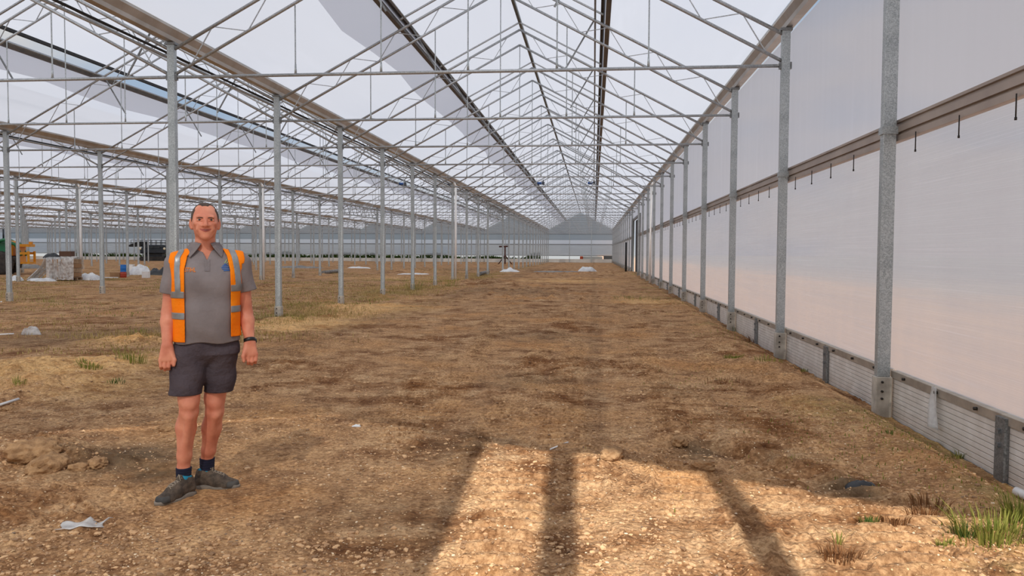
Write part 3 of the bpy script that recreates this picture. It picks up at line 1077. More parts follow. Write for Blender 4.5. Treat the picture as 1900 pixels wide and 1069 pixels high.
# land outside
def outside_mat():
    m, nt, out = mat_new('field')
    tc = N(nt, 'ShaderNodeTexCoord')
    sx = N(nt, 'ShaderNodeSeparateXYZ'); nt.links.new(tc.outputs['Object'], sx.inputs[0])
    no = N(nt, 'ShaderNodeTexNoise', Scale=0.12, Detail=4); nt.links.new(tc.outputs['Object'], no.inputs['Vector'])
    ad = N(nt, 'ShaderNodeMath', operation='MULTIPLY_ADD'); nt.links.new(no.outputs['Fac'], ad.inputs[0]); ad.inputs[1].default_value = 14.0
    lt = N(nt, 'ShaderNodeMath', operation='LESS_THAN'); nt.links.new(sx.outputs[0], lt.inputs[0]); lt.inputs[1].default_value = 2.0
    l2 = N(nt, 'ShaderNodeMath', operation='MULTIPLY_ADD'); nt.links.new(lt.outputs[0], l2.inputs[0]); l2.inputs[1].default_value = 1000.0; nt.links.new(sx.outputs[0], l2.inputs[2])
    nt.links.new(l2.outputs[0], ad.inputs[2])
    mr = N(nt, 'ShaderNodeMapRange'); mr.inputs['From Min'].default_value = 12; mr.inputs['From Max'].default_value = 42
    nt.links.new(ad.outputs[0], mr.inputs['Value'])
    r = ramp(nt, [(0.0, rgb(212, 178, 152)), (0.25, rgb(206, 178, 156)), (0.45, rgb(180, 172, 164)), (0.7, rgb(166, 164, 162)), (1.0, rgb(164, 166, 166))])
    nt.links.new(mr.outputs[0], r.inputs['Fac'])
    b = N(nt, 'ShaderNodeBsdfDiffuse'); nt.links.new(r.outputs[0], b.inputs[0])
    nt.links.new(b.outputs[0], out.inputs['Surface'])
    return m
M['field'] = outside_mat()
mb = MB().add([(-500, -300, -0.32), (500, -300, -0.32), (500, 700, -0.32), (-500, 700, -0.32)], [(0, 1, 2, 3)])
struct(mb.build('ground', M['field']))

# loose gravel on the soil
def ico():
    bm = bmesh.new(); bmesh.ops.create_icosphere(bm, subdivisions=1, radius=1.0)
    v = np.array([tuple(q.co) for q in bm.verts]); f = np.array([[w.index for w in q.verts] for q in bm.faces])
    bm.free()
    return v, f

def scatter_stones(name, n, seed, rmin, rmax, mat, ymin=3.1, ymax=22, xr=(-7.5, 2.6), power=1.5):
    rng = np.random.default_rng(seed)
    v0, f0 = ico()
    t = rng.random(n)
    y = (ymin ** (1 - power) + t * (ymax ** (1 - power) - ymin ** (1 - power))) ** (1 / (1 - power))
    half = y * 0.78
    x = np.clip(rng.uniform(-1, 1, n) * half - 0.1 * y, xr[0], None)
    keep = (x < xr[1]) & (fbm(x, y, 0.9, 3, 130) > -0.25 + rng.uniform(-.25, .25, n))
    x, y = x[keep], y[keep]; n = len(x)
    r = rmin + (rmax - rmin) * rng.random(n) ** 3
    z = height(x, y)
    sc = r[:, None] * np.stack([rng.uniform(.7, 1.5, n), rng.uniform(.7, 1.3, n), rng.uniform(.45, .8, n)], 1)
    a = rng.uniform(0, 6.28, n)
    P = v0[None] * sc[:, None] * (1 + rng.uniform(-.22, .22, (n, len(v0), 1)))
    X = P[..., 0] * np.cos(a)[:, None] - P[..., 1] * np.sin(a)[:, None] + x[:, None]
    Y = P[..., 0] * np.sin(a)[:, None] + P[..., 1] * np.cos(a)[:, None] + y[:, None]
    Z = P[..., 2] + (z + r * 0.15)[:, None]
    V = np.stack([X, Y, Z], -1).reshape(-1, 3)
    Fc = (f0[None] + (np.arange(n) * len(v0))[:, None, None]).reshape(-1, 3)
    at = np.repeat(rng.random(n), len(v0))
    return link(name, np_mesh(name, V, Fc, mat, False, {'shade': at}))

def stone_mat(name, stops):
    m, nt, out = mat_new(name)
    a = N(nt, 'ShaderNodeAttribute'); a.attribute_name = 'shade'
    r = ramp(nt, stops); nt.links.new(a.outputs['Fac'], r.inputs['Fac'])
    b = N(nt, 'ShaderNodeBsdfPrincipled', Roughness=0.8); nt.links.new(r.outputs[0], b.inputs['Base Color'])
    nt.links.new(b.outputs[0], out.inputs['Surface'])
    return m
M['stone'] = stone_mat('gravel', [(0.0, rgb(120, 104, 90)), (0.3, rgb(186, 146, 104)), (0.75, rgb(214, 180, 136)), (1.0, rgb(240, 220, 190))])
M['crumb'] = stone_mat('crumbs', [(0.0, rgb(140, 108, 78)), (0.6, rgb(196, 154, 112)), (1.0, rgb(224, 184, 138))])
tag(scatter_stones('gravel', 20000, 5, 0.0022, 0.009, M['stone']), 'small pale stones strewn over the brown soil', 'gravel', None, 'stuff')
tag(scatter_stones('soil_crumbs', 26000, 6, 0.003, 0.017, M['crumb']), 'loose brown crumbs of earth over the soil', 'soil crumbs', None, 'stuff')

# ------------------------------------------------------------------ things standing about
M['plastic'] = simple('white_sheeting', rgb(236, 236, 234), 0.35, 0, rgb(214, 214, 214), 5, 0.4, 14)
def sheer_mat():
    m, nt, out = mat_new('clear_sheeting')
    tr = N(nt, 'ShaderNodeBsdfTransparent')
    b = N(nt, 'ShaderNodeBsdfPrincipled', Roughness=0.3); b.inputs['Base Color'].default_value = rgb(232, 232, 230)
    tc = N(nt, 'ShaderNodeTexCoord')
    no = N(nt, 'ShaderNodeTexNoise', Scale=9, Detail=4); nt.links.new(tc.outputs['Object'], no.inputs['Vector'])
    mr = N(nt, 'ShaderNodeMapRange'); mr.inputs['From Min'].default_value = 0.3; mr.inputs['From Max'].default_value = 0.7
    mr.inputs['To Min'].default_value = 0.22; mr.inputs['To Max'].default_value = 0.72
    nt.links.new(no.outputs['Fac'], mr.inputs['Value'])
    mx = N(nt, 'ShaderNodeMixShader'); nt.links.new(mr.outputs[0], mx.inputs[0])
    nt.links.new(tr.outputs[0], mx.inputs[1]); nt.links.new(b.outputs[0], mx.inputs[2])
    nt.links.new(mx.outputs[0], out.inputs['Surface'])
    return m
M['sheer'] = sheer_mat()
M['wood'] = simple('pale_timber', rgb(176, 148, 116), 0.8, 0, rgb(140, 112, 84), 4)
M['wood_grey'] = simple('grey_timber', rgb(150, 146, 140), 0.85, 0, rgb(120, 116, 112), 4)
M['card'] = simple('cardboard', rgb(166, 128, 90), 0.85, 0, rgb(148, 112, 78), 3)
M['carton_brown'] = simple('brown_box', rgb(92, 64, 48), 0.8)
M['black_sheet'] = simple('black_sheet', rgb(40, 42, 44), 0.5)
M['blue'] = simple('blue_plastic', rgb(24, 110, 190), 0.4)
M['red'] = simple('red_plastic', rgb(170, 62, 38), 0.5)
M['yellow'] = simple('yellow_plastic', rgb(214, 170, 40), 0.5)
M['green_paint'] = simple('green_paint', rgb(22, 118, 72), 0.4, 0, rgb(16, 98, 60), 2)
M['yellow_paint'] = simple('yellow_paint', rgb(240, 166, 24), 0.45, 0, rgb(222, 144, 18), 3)
M['tyre'] = simple('tyre_rubber', rgb(48, 46, 44), 0.9, 0, rgb(70, 64, 58), 6)
M['dark_paint'] = simple('dark_paint', rgb(30, 38, 46), 0.35, 0, rgb(44, 52, 60), 2)
M['glass_dark'] = simple('dark_glass', rgb(24, 30, 36), 0.1, 0, None, 1, 0, 1, 0.8)
M['lamp_glass'] = simple('lamp_glass', rgb(240, 228, 196), 0.2)
M['rust'] = simple('rusty_steel', rgb(96, 56, 46), 0.8, 0.2, rgb(70, 44, 38), 6)
M['red_paint'] = simple('red_orange_paint', rgb(226, 92, 52), 0.5)


def heap(name, rx, ry, h, seed, mat, parent=None, loc=(0, 0, 0), rz=0.0, n=26, fold=0.28, base=-0.06, power=0.7):
    """crumpled low heap (sheeting, soil)"""
    r_ = np.linspace(0, 1, n); a_ = np.linspace(0, 2 * np.pi, n * 2, endpoint=False)
    R_, A_ = np.meshgrid(r_, a_, indexing='ij')
    edge_ = 1 + 0.25 * (vnoise(np.cos(A_) * 1.6 + 9, np.sin(A_) * 1.6 + 5, seed) - 0.5) * 2
    X = R_ * np.cos(A_) * rx * edge_; Y = R_ * np.sin(A_) * ry * edge_
    s_ = 1.7 / max(rx, ry)
    nz = np.abs(fbm(X, Y, s_, 3, seed)) * 1.4 + 0.6 * (vnoise(X * s_ * .7, Y * s_ * .7, seed + 3) - 0.3)
    Z = h * (np.clip(1 - R_ ** 2, 0, 1) ** power) * (1 - fold + fold * 2 * nz) + base * R_ ** 6
    v = np.stack([X.ravel(), Y.ravel(), Z.ravel()], 1)
    m_ = n * 2
    ii_ = np.arange(n * m_).reshape(n, m_)
    q = np.stack([ii_[:-1], ii_[1:], np.roll(ii_[1:], -1, 1), np.roll(ii_[:-1], -1, 1)], -1).reshape(-1, 4)
    q = q[n * 0:]
    return link(name, np_mesh(name, v, q, mat, True), parent, loc, rz)


# --- wrapped pallet stack
px_, py_, pz_ = ground_hit(122, 521)
sc_ = math.hypot(px_, py_) / F_PX
t = thing('pallet_stack', 'pallet of wooden crates wrapped in clear sheeting beside the white pipe', 'pallet', (px_, py_, pz_), 0.15)
mb = MB()
for j in range(3): mb.box(0, -0.45 + 0.45 * j, 0.06, 1.1, 0.10, 0.10)
for j in range(6): mb.box(-0.45 + 0.18 * j, 0, 0.125, 0.12, 1.05, 0.025)
mb.build('pallet', M['wood'], t)
for j in range(4):
    for i in range(2):
        o = MB().box(-0.27 + 0.54 * i, 0.0, 0.25 + 0.215 * j, 0.52, 0.95, 0.205, bevel=0.015).build('crate', M['card'] if (i + j) % 2 else M['wood'], t)
vs, fs = [], []
n_ = 22
for i in range(n_ + 1):
    u = -0.62 + 1.24 * i / n_
    for k, (yy, zz) in enumerate(((-0.545, 0.03), (-0.52, 0.45), (-0.51, 0.80), (-0.49, 1.07), (0.0, 1.12), (0.49, 1.07), (0.53, 0.5))):
        w = 0.035 * math.sin(i * 1.9 + k * .4) + 0.025 * math.sin(i * 4.7)
        vs.append((u, yy + w * (-1 if k < 4 else 1), zz + 0.02 * math.sin(i * 1.3 + k * 2)))
for i in range(n_):
    for k in range(6): fs.append((i * 7 + k, i * 7 + 7 + k, i * 7 + 8 + k, i * 7 + 1 + k))
MB().add(vs, fs, True).build('wrapping', M['sheer'], t)
o = heap('black_cover', 0.38, 0.3, 0.16, 5, M['black_sheet'], None, (px_ - 0.55, py_ - 0.1, pz_ + 1.10), 0.3)
tag(o, 'crumpled black sheet lying on top of the wrapped pallet stack', 'sheet')
o = MB().box(0, 0, 0.12, 0.55, 0.4, 0.24, bevel=0.01).build('brown_box', M['carton_brown'], None, (px_ + 0.02, py_ + 0.1, pz_ + 1.13), 0.2)
tag(o, 'dark brown box on top of the wrapped pallet stack', 'box')
# sheeting hanging off its left side, and on the ground to both sides
vs, fs = [], []
for i in range(17):
    u = i / 16
    for k in range(9):
        w = k / 8
        x = -0.66 - 0.12 * w - 0.62 * w ** 1.6; z = 1.02 * (1 - w) ** 0.9 + 0.03
        y = -0.62 + 1.15 * u
        f_ = 0.06 * math.sin(u * 21 + w * 3) * w + 0.04 * math.sin(u * 44) * w
        vs.append((x + f_, y - 0.10 * w + f_, z + 0.03 * math.sin(u * 30)))
for i in range(16):
    for k in range(8): fs.append((i * 9 + k, i * 9 + 9 + k, i * 9 + 10 + k, i * 9 + 1 + k))
o = MB().add(vs, fs, True).build('clear_sheet', M['sheer'], None, (px_, py_, pz_), 0.15)
sol = o.modifiers.new('thickness', 'SOLIDIFY'); sol.thickness = 0.004
tag(o, 'clear plastic sheet slumping off the left side of the pallet stack', 'plastic sheet')
gx, gy, gz = ground_hit(78, 522)
tag(heap('plastic_heap', 0.75, 0.4, 0.18, 11, M['plastic'], None, (gx, gy, gz)), 'white plastic sheeting heaped on the soil left of the pallet stack', 'plastic sheeting')
gx, gy, gz = ground_hit(163, 520)
tag(heap('plastic_heap', 0.62, 0.45, 0.40, 12, M['plastic'], None, (gx, gy, gz)), 'white plastic sheeting heaped at the foot of the white pipe', 'plastic sheeting')
gx, gy, gz = ground_hit(28, 521)
tag(heap('plastic_heap', 0.45, 0.35, 0.22, 13, M['plastic'], None, (gx, gy, gz)), 'small heap of clear plastic between two posts at the left edge', 'plastic sheeting')

# --- tubs, boxes and rubble by the pallet
def at_px(px, py): return ground_hit(px, py)
def box_thing(name, px, py, wpx, hpx, mat, label, cat, depth=None, lid=None):
    x, y, z = at_px(px, py)
    k = math.hypot(x, y) / F_PX
    w, h = wpx * k, hpx * k
    t_ = thing(name, label, cat, (x, y, z), 0.2)
    MB().box(0, 0, h / 2 - 0.02, w, depth or w * .8, h + .04, bevel=min(w, h) * .05).build('body', mat, t_)
    MB().box(0, 0, h + 0.004, w * 1.04, (depth or w * .8) * 1.04, 0.03, bevel=0.006).build('lid', lid or mat, t_)
    return t_
def drum(name, px, py, wpx, hpx, mat, label, cat, zoff=0.0):
    x, y, z = at_px(px, py)
    k = math.hypot(x, y) / F_PX
    r, h = wpx * k / 2, hpx * k
    t_ = thing(name, label, cat, (x, y, z + zoff), 0)
    MB().lathe([(r * .9, 0), (r * .97, h * .1), (r, h * .33), (r * 1.03, h * .35), (r, h * .38), (r, h * .64), (r * 1.03, h * .66), (r, h * .69), (r * .97, h * .95), (r * .93, h)], 18).build('body', mat, t_)
    MB().lathe([(r * .95, h - 0.01), (r * .95, h + 0.02), (0, h + 0.02)], 18).build('lid', mat, t_)
    return t_
box_thing('cardboard_box', 216, 515, 16, 8, M['card'], 'flat cardboard box on the soil left of the red tub', 'box')
drum('tub', 229, 515.5, 10, 9, M['red'], 'rusty red tub below the blue drum', 'tub')
drum('blue_drum', 230, 511, 11, 17, M['blue'], 'blue plastic drum by a steel post beyond the pallet stack', 'drum')
box_thing('white_crate', 242, 508, 11, 15, M['white_pvc'], 'white upright carton just right of the blue drum', 'carton')
gx, gy, gz = at_px(260, 510)
tag(heap('plastic_heap', 0.62, 0.5, 0.62, 21, M['plastic'], None, (gx, gy, gz)), 'bulky white plastic bundle between the blue drum and the rubble', 'plastic sheeting')
box_thing('white_crate', 271, 515.5, 11, 10, M['white_pvc'], 'white box in front of the bulky white plastic bundle', 'carton')
drum('yellow_tub', 272, 509, 8, 6, M['yellow'], 'small yellow tub on the right of the white bundle', 'tub', 0.25)
drum('blue_can', 265, 508, 6, 5, M['blue'], 'small blue can beside the yellow tub', 'can', 0.25)
gx, gy, gz = at_px(291, 510)
tag(heap('rubble_heap', 0.75, 0.6, 0.42, 23, M['black_sheet'], None, (gx, gy, gz), 0, 26, 0.4), 'dark heap of rubble and offcuts behind the man on the left', 'rubble heap')
gx, gy, gz = at_px(203, 516)
tag(MB().box(0, 0, 0.03, 0.9, 0.10, 0.06).build('plank', M['plastic'], None, (gx, gy, gz), 0.1), 'short white plank on the soil left of the cardboard box', 'plank')
gx, gy, gz = at_px(52, 498)
for i_, (dx, lb) in enumerate(((0, 'lower'),)):
    tag(heap('grey_cover', 1.3, 0.7, 0.35, 27, M['wood_grey'], None, (gx, gy, gz)), 'grey covered pile on the soil behind the wrapped pallet', 'pile')

# --- green and yellow tractor at the left edge
tx, ty, tz = ground_hit(22, 509)
k = math.hypot(tx, ty) / F_PX
t = thing('tractor', 'green tractor with a yellow front loader at the left edge', 'tractor', (tx - 0.45, ty, tz), YAW * 0 + 0.42)
def wheel(x, y, r, w, name='wheel'):
    o = MB().lathe([(r * .55, -w / 2), (r * .88, -w / 2), (r, -w * .36), (r, w * .36), (r * .88, w / 2), (r * .55, w / 2)], 28, (0, 0, 0), 'y').build(name, M['tyre'], t, (x, y, r))
    mb_ = MB().lathe([(r * .56, -w * .3), (r * .2, -w * .36), (0, -w * .36)], 20, (0, 0, 0), 'y').lathe([(r * .56, w * .3), (r * .2, w * .36), (0, w * .36)], 20, (0, 0, 0), 'y')
    mb_.build('rim', M['yellow_paint'], o)
    mb_ = MB()
    for i in range(20):
        a_ = i * math.pi / 10
        mb_.bar((r * .99 * math.cos(a_), -w * .42, r * .99 * math.sin(a_)), (r * .99 * math.cos(a_ + .12), 0, r * .99 * math.sin(a_ + .12)), 0.06, 0.05, (math.cos(a_), 0, math.sin(a_)))
        mb_.bar((r * .99 * math.cos(a_ + .16), w * .42, r * .99 * math.sin(a_ + .16)), (r * .99 * math.cos(a_ + .28), 0, r * .99 * math.sin(a_ + .28)), 0.06, 0.05, (math.cos(a_), 0, math.sin(a_)))
    mb_.build('tread', M['tyre'], o)
    return o
wheel(0.0, -0.85, 0.68, 0.42); wheel(0.0, 0.85, 0.68, 0.42)
wheel(-2.3, -0.85, 0.85, 0.46); wheel(-2.3, 0.85, 0.85, 0.46)
MB().box(-1.1, 0, 0.85, 3.2, 0.75, 0.45, bevel=0.06).build('chassis', M['dark_paint'], t)
mb = MB().box(-0.35, 0, 1.55, 1.5, 0.85, 0.95, bevel=0.14)
mb.build('bonnet', M['green_paint'], t)
MB().box(0.42, 0, 1.55, 0.22, 0.9, 0.9, bevel=0.05).build('front_grille', M['yellow_paint'], t)
MB().box(-0.35, 0, 0.95, 1.2, 1.0, 0.3, bevel=0.05).build('side_plate', M['green_paint'], t)
cabin = MB().box(-1.85, 0, 2.55, 1.4, 1.4, 0.10, bevel=0.04).box(-1.2, .62, 1.9, .07, .07, 1.3).box(-1.2, -.62, 1.9, .07, .07, 1.3).box(-2.5, .62, 1.9, .07, .07, 1.3).box(-2.5, -.62, 1.9, .07, .07, 1.3).box(-1.85, 0, 1.2, 1.4, 1.4, .3, bevel=.05).build('cab', M['green_paint'], t)
MB().box(-1.85, 0, 1.9, 1.26, 1.2, 1.2).build('cab_window', M['glass_dark'], cabin)
for sy in (-0.55, 0.55):
    MB().path([(-0.75, sy, 1.75), (0.15, sy, 2.05), (0.75, sy, 1.75), (1.0, sy, 1.1)], 0.10, 8).build('loader_arm', M['green_paint'], t)
MB().bar((0.3, 0, 1.85), (0.30, 0.0, 1.2), 0.9, 0.12, (1, 0, 0)).build('cross_plate', M['yellow_paint'], t)
mb = MB()
for y_ in (-0.7, 0.7):
    mb.box(1.12, y_, 1.25, 0.6, 0.10, 0.14).box(1.42, y_, 1.0, 0.12, 0.10, 0.75)
mb.box(1.12, 0, 1.72, 0.7, 1.3, 0.16).box(1.40, 0, 1.85, 0.16, 0.3, 0.2).box(1.12, 0, 0.68, 0.7, 1.3, 0.12).box(0.9, 0, 1.2, 0.12, 1.5, 1.1)
mb.build('pallet_fork_frame', M['yellow_paint'], t)
MB().path([(-0.1, 0.3, 2.0), (-0.1, 0.3, 2.7)], 0.05, 8).build('exhaust', M['dark_paint'], t)

# --- dark tracked platform lift near the end wall
vx, vy, _ = at_depth(283, 480, 108.0)
vz = hz(vx, vy)
t = thing('platform_lift', 'dark tracked lift machine with a railed deck near the end wall', 'machine', (vx, vy, vz), 0.1)
MB().box(0.4, 0, 1.45, 3.6, 1.9, 0.8, bevel=0.12).build('engine_body', M['dark_paint'], t)
MB().box(0.5, 0, 2.05, 3.2, 1.8, 0.5, bevel=0.1).build('upper_body', M['dark_paint'], t)
MB().box(0.3, -0.92, 1.95, 2.4, 0.05, 0.3).build('window', M['glass_dark'], t)
for y_ in (-0.75, 0.75):
    o = MB().extrude_y([(-1.3, 0.0), (1.9, 0.0), (2.15, 0.25), (1.9, 0.62), (-1.3, 0.62), (-1.55, 0.3)], y_ - 0.2, y_ + 0.2).build('crawler_track', M['tyre'], t)
MB().box(0.3, 0, 0.85, 2.6, 1.0, 0.6).build('undercarriage', M['dark_paint'], t)
mb = MB()
for x_ in np.linspace(-2.6, 2.3, 8):
    mb.bar((x_, -0.95, 2.3), (x_, -0.95, 2.95), .05, .05, (0, 1, 0)).bar((x_, 0.95, 2.3), (x_, 0.95, 2.95), .05, .05, (0, 1, 0))
for z_ in (2.62, 2.95):
    mb.bar((-2.6, -0.95, z_), (2.3, -0.95, z_), .05, .05).bar((-2.6, .95, z_), (2.3, .95, z_), .05, .05)
mb.build('deck_rail', M['black'], t)
MB().extrude_y([(-3.0, 2.0), (-1.2, 2.05), (-1.2, 2.75), (-1.6, 2.75), (-3.0, 2.25)], -0.9, 0.9).build('tilted_bed', M['black'], t)
for x_ in (-1.3, 2.15):
    MB().lathe([(0, -0.06), (0.16, -0.05), (0.18, 0), (0, 0)], 14, (x_, -0.96, 1.75), 'y').build('headlamp', M['lamp_glass'], t)

# --- pipe stand near the far posts
sx_, sy_, _ = at_depth(937, 487, 98.0)
szz = hz(sx_, sy_)
t = thing('pipe_stand', 'rusty three legged stand with a short cross bar near the far posts', 'stand', (sx_, sy_, szz), 0.2)
MB().tube((0, 0, 0.1), (0, 0, 2.15), 0.09, n=10).build('mast', M['rust'], t)
MB().tube((-0.75, 0, 2.2), (0.35, 0, 2.25), 0.10, n=10).build('cross_bar', M['rust'], t)
for a_ in (0.4, 2.5, 4.6):
    o = MB().tube((0, 0, 1.15), (0.95 * math.cos(a_), 0.95 * math.sin(a_), 0.03), 0.06, n=8).build('leg', M['rust'], t)
    MB().lathe([(0, 0), (0.14, 0), (0.14, 0.06), (0, 0.06)], 12, (0.95 * math.cos(a_), 0.95 * math.sin(a_), 0)).build('foot_pad', M['rust'], o)

# --- scraps of sheeting and wood on the middle ground
for px, py, rx, ry, h, sd, nm, lab, mt in (
        (1090, 503.5, 0.75, 0.6, 0.36, 31, 'plastic_heap', 'white heap of plastic on the far soil below the gable', 'plastic'),
        (946, 503.5, 0.75, 0.6, 0.22, 32, 'plastic_heap', 'low white plastic heap beside the far row of posts', 'plastic'),
        (1030, 505, 2.4, 1.1, 0.10, 33, 'grey_cover', 'flat pale grey sheet on the far soil left of the white heap', 'wood_grey'),
        (1165, 508.5, 1.4, 0.5, 0.06, 34, 'grey_cover', 'thin pale strip of sheeting by the right wall doorway', 'card'),
        (555, 497, 2.3, 1.0, 0.16, 35, 'grey_cover', 'flat grey pile of sheeting beyond the second row of posts', 'wood_grey'),
        (665, 498, 1.2, 0.4, 0.14, 36, 'plastic_heap', 'pale crumpled strip on the far soil right of the grey pile', 'plastic'),
        (768, 509, 1.4, 0.4, 0.06, 37, 'plastic_heap', 'thin white strip of sheeting between two posts of the first row', 'plastic'),
        (58, 620, 0.19, 0.15, 0.12, 38, 'plastic_bag', 'crumpled clear plastic bag on the soil at the far left', 'sheer'),
        (2, 562, 0.05, 0.05, 0.04, 39, 'plastic_scrap', 'tiny white scrap on the soil at the left edge', 'plastic'),
        (1452, 664, 0.10, 0.12, 0.16, 40, 'plastic_rag', 'grey plastic rag lying against a concrete footing by the right wall', 'sheer'),
        (661, 790, 0.05, 0.04, 0.02, 42, 'plastic_scrap', 'small pale scrap on the soil right of the dark lump', 'plastic'),
        (1600, 903, 0.11, 0.07, 0.03, 44, 'black_rag', 'torn black rag half buried in the rut near the right wall', 'black_sheet')):
    gx, gy, gz = ground_hit(px, py)
    o = heap(nm, rx, ry, h, sd, M[mt], None, (gx, gy, gz), 0.0, 14 if rx < .2 else 22, 0.3, -0.03 if rx < .3 else -0.08)
    tag(o, lab, nm.replace('_', ' '))
# flat scrap of sheeting in the near left corner
gx, gy, gz = ground_hit(153, 981)
vs, fs = [], []
for i in range(15):
    for j in range(9):
        u, v = i / 14, j / 8
        x = -0.105 + 0.20 * u + 0.02 * math.sin(v * 7); y = -0.045 + 0.115 * v + (u - .5) * 0.05
        X_, Y_ = gx + x, gy + y
        vs.append((x, y, hz(X_, Y_) - gz + 0.012 + 0.012 * math.sin(u * 9 + v * 5) * (u) + 0.03 * max(0, u - .8)))
for i in range(14):
    for j in range(8): fs.append((i * 9 + j, i * 9 + 9 + j, i * 9 + 10 + j, i * 9 + 1 + j))
o = MB().add(vs, fs, True).build('plastic_scrap', M['sheer'], None, (gx, gy, gz))
sol = o.modifiers.new('thickness', 'SOLIDIFY'); sol.thickness = 0.003
tag(o, 'torn piece of clear plastic on the soil in front of the man', 'plastic scrap')
def stick(name, p0, p1, r, mat, label, cat):
    a_, b_ = ground_hit(*p0), ground_hit(*p1)
    o = MB().tube((0, 0, r + .006), (b_[0] - a_[0], b_[1] - a_[1], b_[2] - a_[2] + r + .012), r, n=8).build(name, mat, None, a_)
    tag(o, label, cat)
stick('white_rod', (1021, 832), (1054, 825), 0.006, M['white_pvc'], 'short thin white rod on the tyre track', 'rod')
stick('white_rod', (-8, 624), (26, 622), 0.012, M['white_pvc'], 'long thin white rod left of the clear plastic bag', 'rod')
stick('white_rod', (-6, 720), (34, 718), 0.012, M['plastic'], 'pale flat strip on the yellow sand at the left edge', 'strip')
stick('drain_pipe', (1884, 912), (1912, 926), 0.030, M['white_pvc'], 'short white drain pipe at the foot of the wall in the lower right corner', 'pipe')
stick('timber', (890, 511), (906, 507.5), 0.11, M['wood_grey'], 'grey timber lying between two posts of the first row', 'timber')
stick('timber', (598, 508.5), (634, 505.5), 0.12, M['wood_grey'], 'long grey timber lying behind the first row of posts', 'timber')

# loose strip of film hanging over a base panel
gy_ = at_depth(1712, 740, 6.95)[1]
vs, fs = [], []
for i in range(13):
    for j in range(7):
        u, v = i / 12, j / 6
        vs.append((-0.055 - 0.03 * u ** 2 - 0.012 * math.sin(v * 6 + u * 4), (v - 0.5) * (0.10 + 0.10 * u) - 0.05 * u, ZPL + 0.01 - 0.34 * u))
for i in range(12):
    for j in range(6): fs.append((i * 7 + j, i * 7 + 7 + j, i * 7 + 8 + j, i * 7 + 1 + j))
o = MB().add(vs, fs, True).build('film_strip', M['sheer'], None, (XW - 0.01, gy_, 0))
sol = o.modifiers.new('thickness', 'SOLIDIFY'); sol.thickness = 0.003
tag(o, 'loose strip of clear film hanging over a base panel by the nearest wall post', 'film strip')

# --- clods of earth
M['clod'] = simple('earth_clod', rgb(150, 116, 84), 0.95, 0, rgb(186, 148, 108), 16, 0.8, 40, 0.1)
for i, (px, py, r, lab) in enumerate(((62, 842, 0.135, 'large dark clod of earth at the left of the soil lump'), (95, 838, 0.12, 'broad crumbly clod of earth in the middle of the left lump'),
        (85, 862, 0.075, 'small clod of earth in front of the large left clod'), (150, 858, 0.06, 'dark clod of earth beside the flat pale clod'), (182, 856, 0.07, 'flat pale clod of earth left of the dark patch'),
        (310, 800, 0.07, 'pale cracked clod of earth just left of his shin'), (1262, 812, 0.07, 'upright dark clod in the rut right of the centre'), (1303, 866, 0.06, 'dark knobbly clod below the upright one in the rut'),
        (1137, 850, 0.075, 'round heaped clod at the head of the post shadow'), (580, 773, 0.035, 'dark lump of earth on the soil right of the man'),
        (14, 715, 0.045, 'grey lump of earth on the yellow sand at the left edge'))):
    gx, gy, gz = ground_hit(px, py)
    bm = bmesh.new(); bmesh.ops.create_icosphere(bm, subdivisions=4, radius=1.0)
    v = np.array([tuple(q.co) for q in bm.verts]); f = np.array([[w.index for w in q.verts] for q in bm.faces]); bm.free()
    n1 = 1 + 0.5 * fbm(v[:, 0] + v[:, 2] * .7 + i * 3, v[:, 1] - v[:, 2] * .6, 1.3, 4, 200 + i, 0.6) + 0.25 * fbm(v[:, 0] - v[:, 2], v[:, 1] + v[:, 2], 4.5, 3, 300 + i)
    v = v * n1[:, None] * np.array([1.25, 0.9, 0.62]) * r
    tag(link('earth_clod', np_mesh('earth_clod', v, f, M['clod'], True), None, (gx, gy, gz + r * 0.12), i * 1.3), lab, 'clod')

# --- grass and weeds
def blade_mat(name, c1, c2):
    m, nt, out = mat_new(name)
    a = N(nt, 'ShaderNodeAttribute'); a.attribute_name = 'shade'
    r = ramp(nt, [(0.1, c1), (0.9, c2)]); nt.links.new(a.outputs['Fac'], r.inputs['Fac'])
    b = N(nt, 'ShaderNodeBsdfDiffuse'); nt.links.new(r.outputs[0], b.inputs[0])
    tl = N(nt, 'ShaderNodeBsdfTranslucent'); nt.links.new(r.outputs[0], tl.inputs[0])
    mx = N(nt, 'ShaderNodeMixShader'); mx.inputs[0].default_value = 0.35
    nt.links.new(b.outputs[0], mx.inputs[1]); nt.links.new(tl.outputs[0], mx.inputs[2])
    nt.links.new(mx.outputs[0], out.inputs['Surface'])
    return m
M['grass'] = blade_mat('grass', rgb(96, 108, 46), rgb(168, 166, 88))
M['grass_dry'] = blade_mat('dry_grass', rgb(150, 126, 78), rgb(206, 182, 124))
M['weed_red'] = blade_mat('reddish_weed', rgb(116, 84, 58), rgb(150, 106, 70))
M['weed_dark'] = blade_mat('dark_weed', rgb(62, 84, 44), rgb(116, 134, 68))

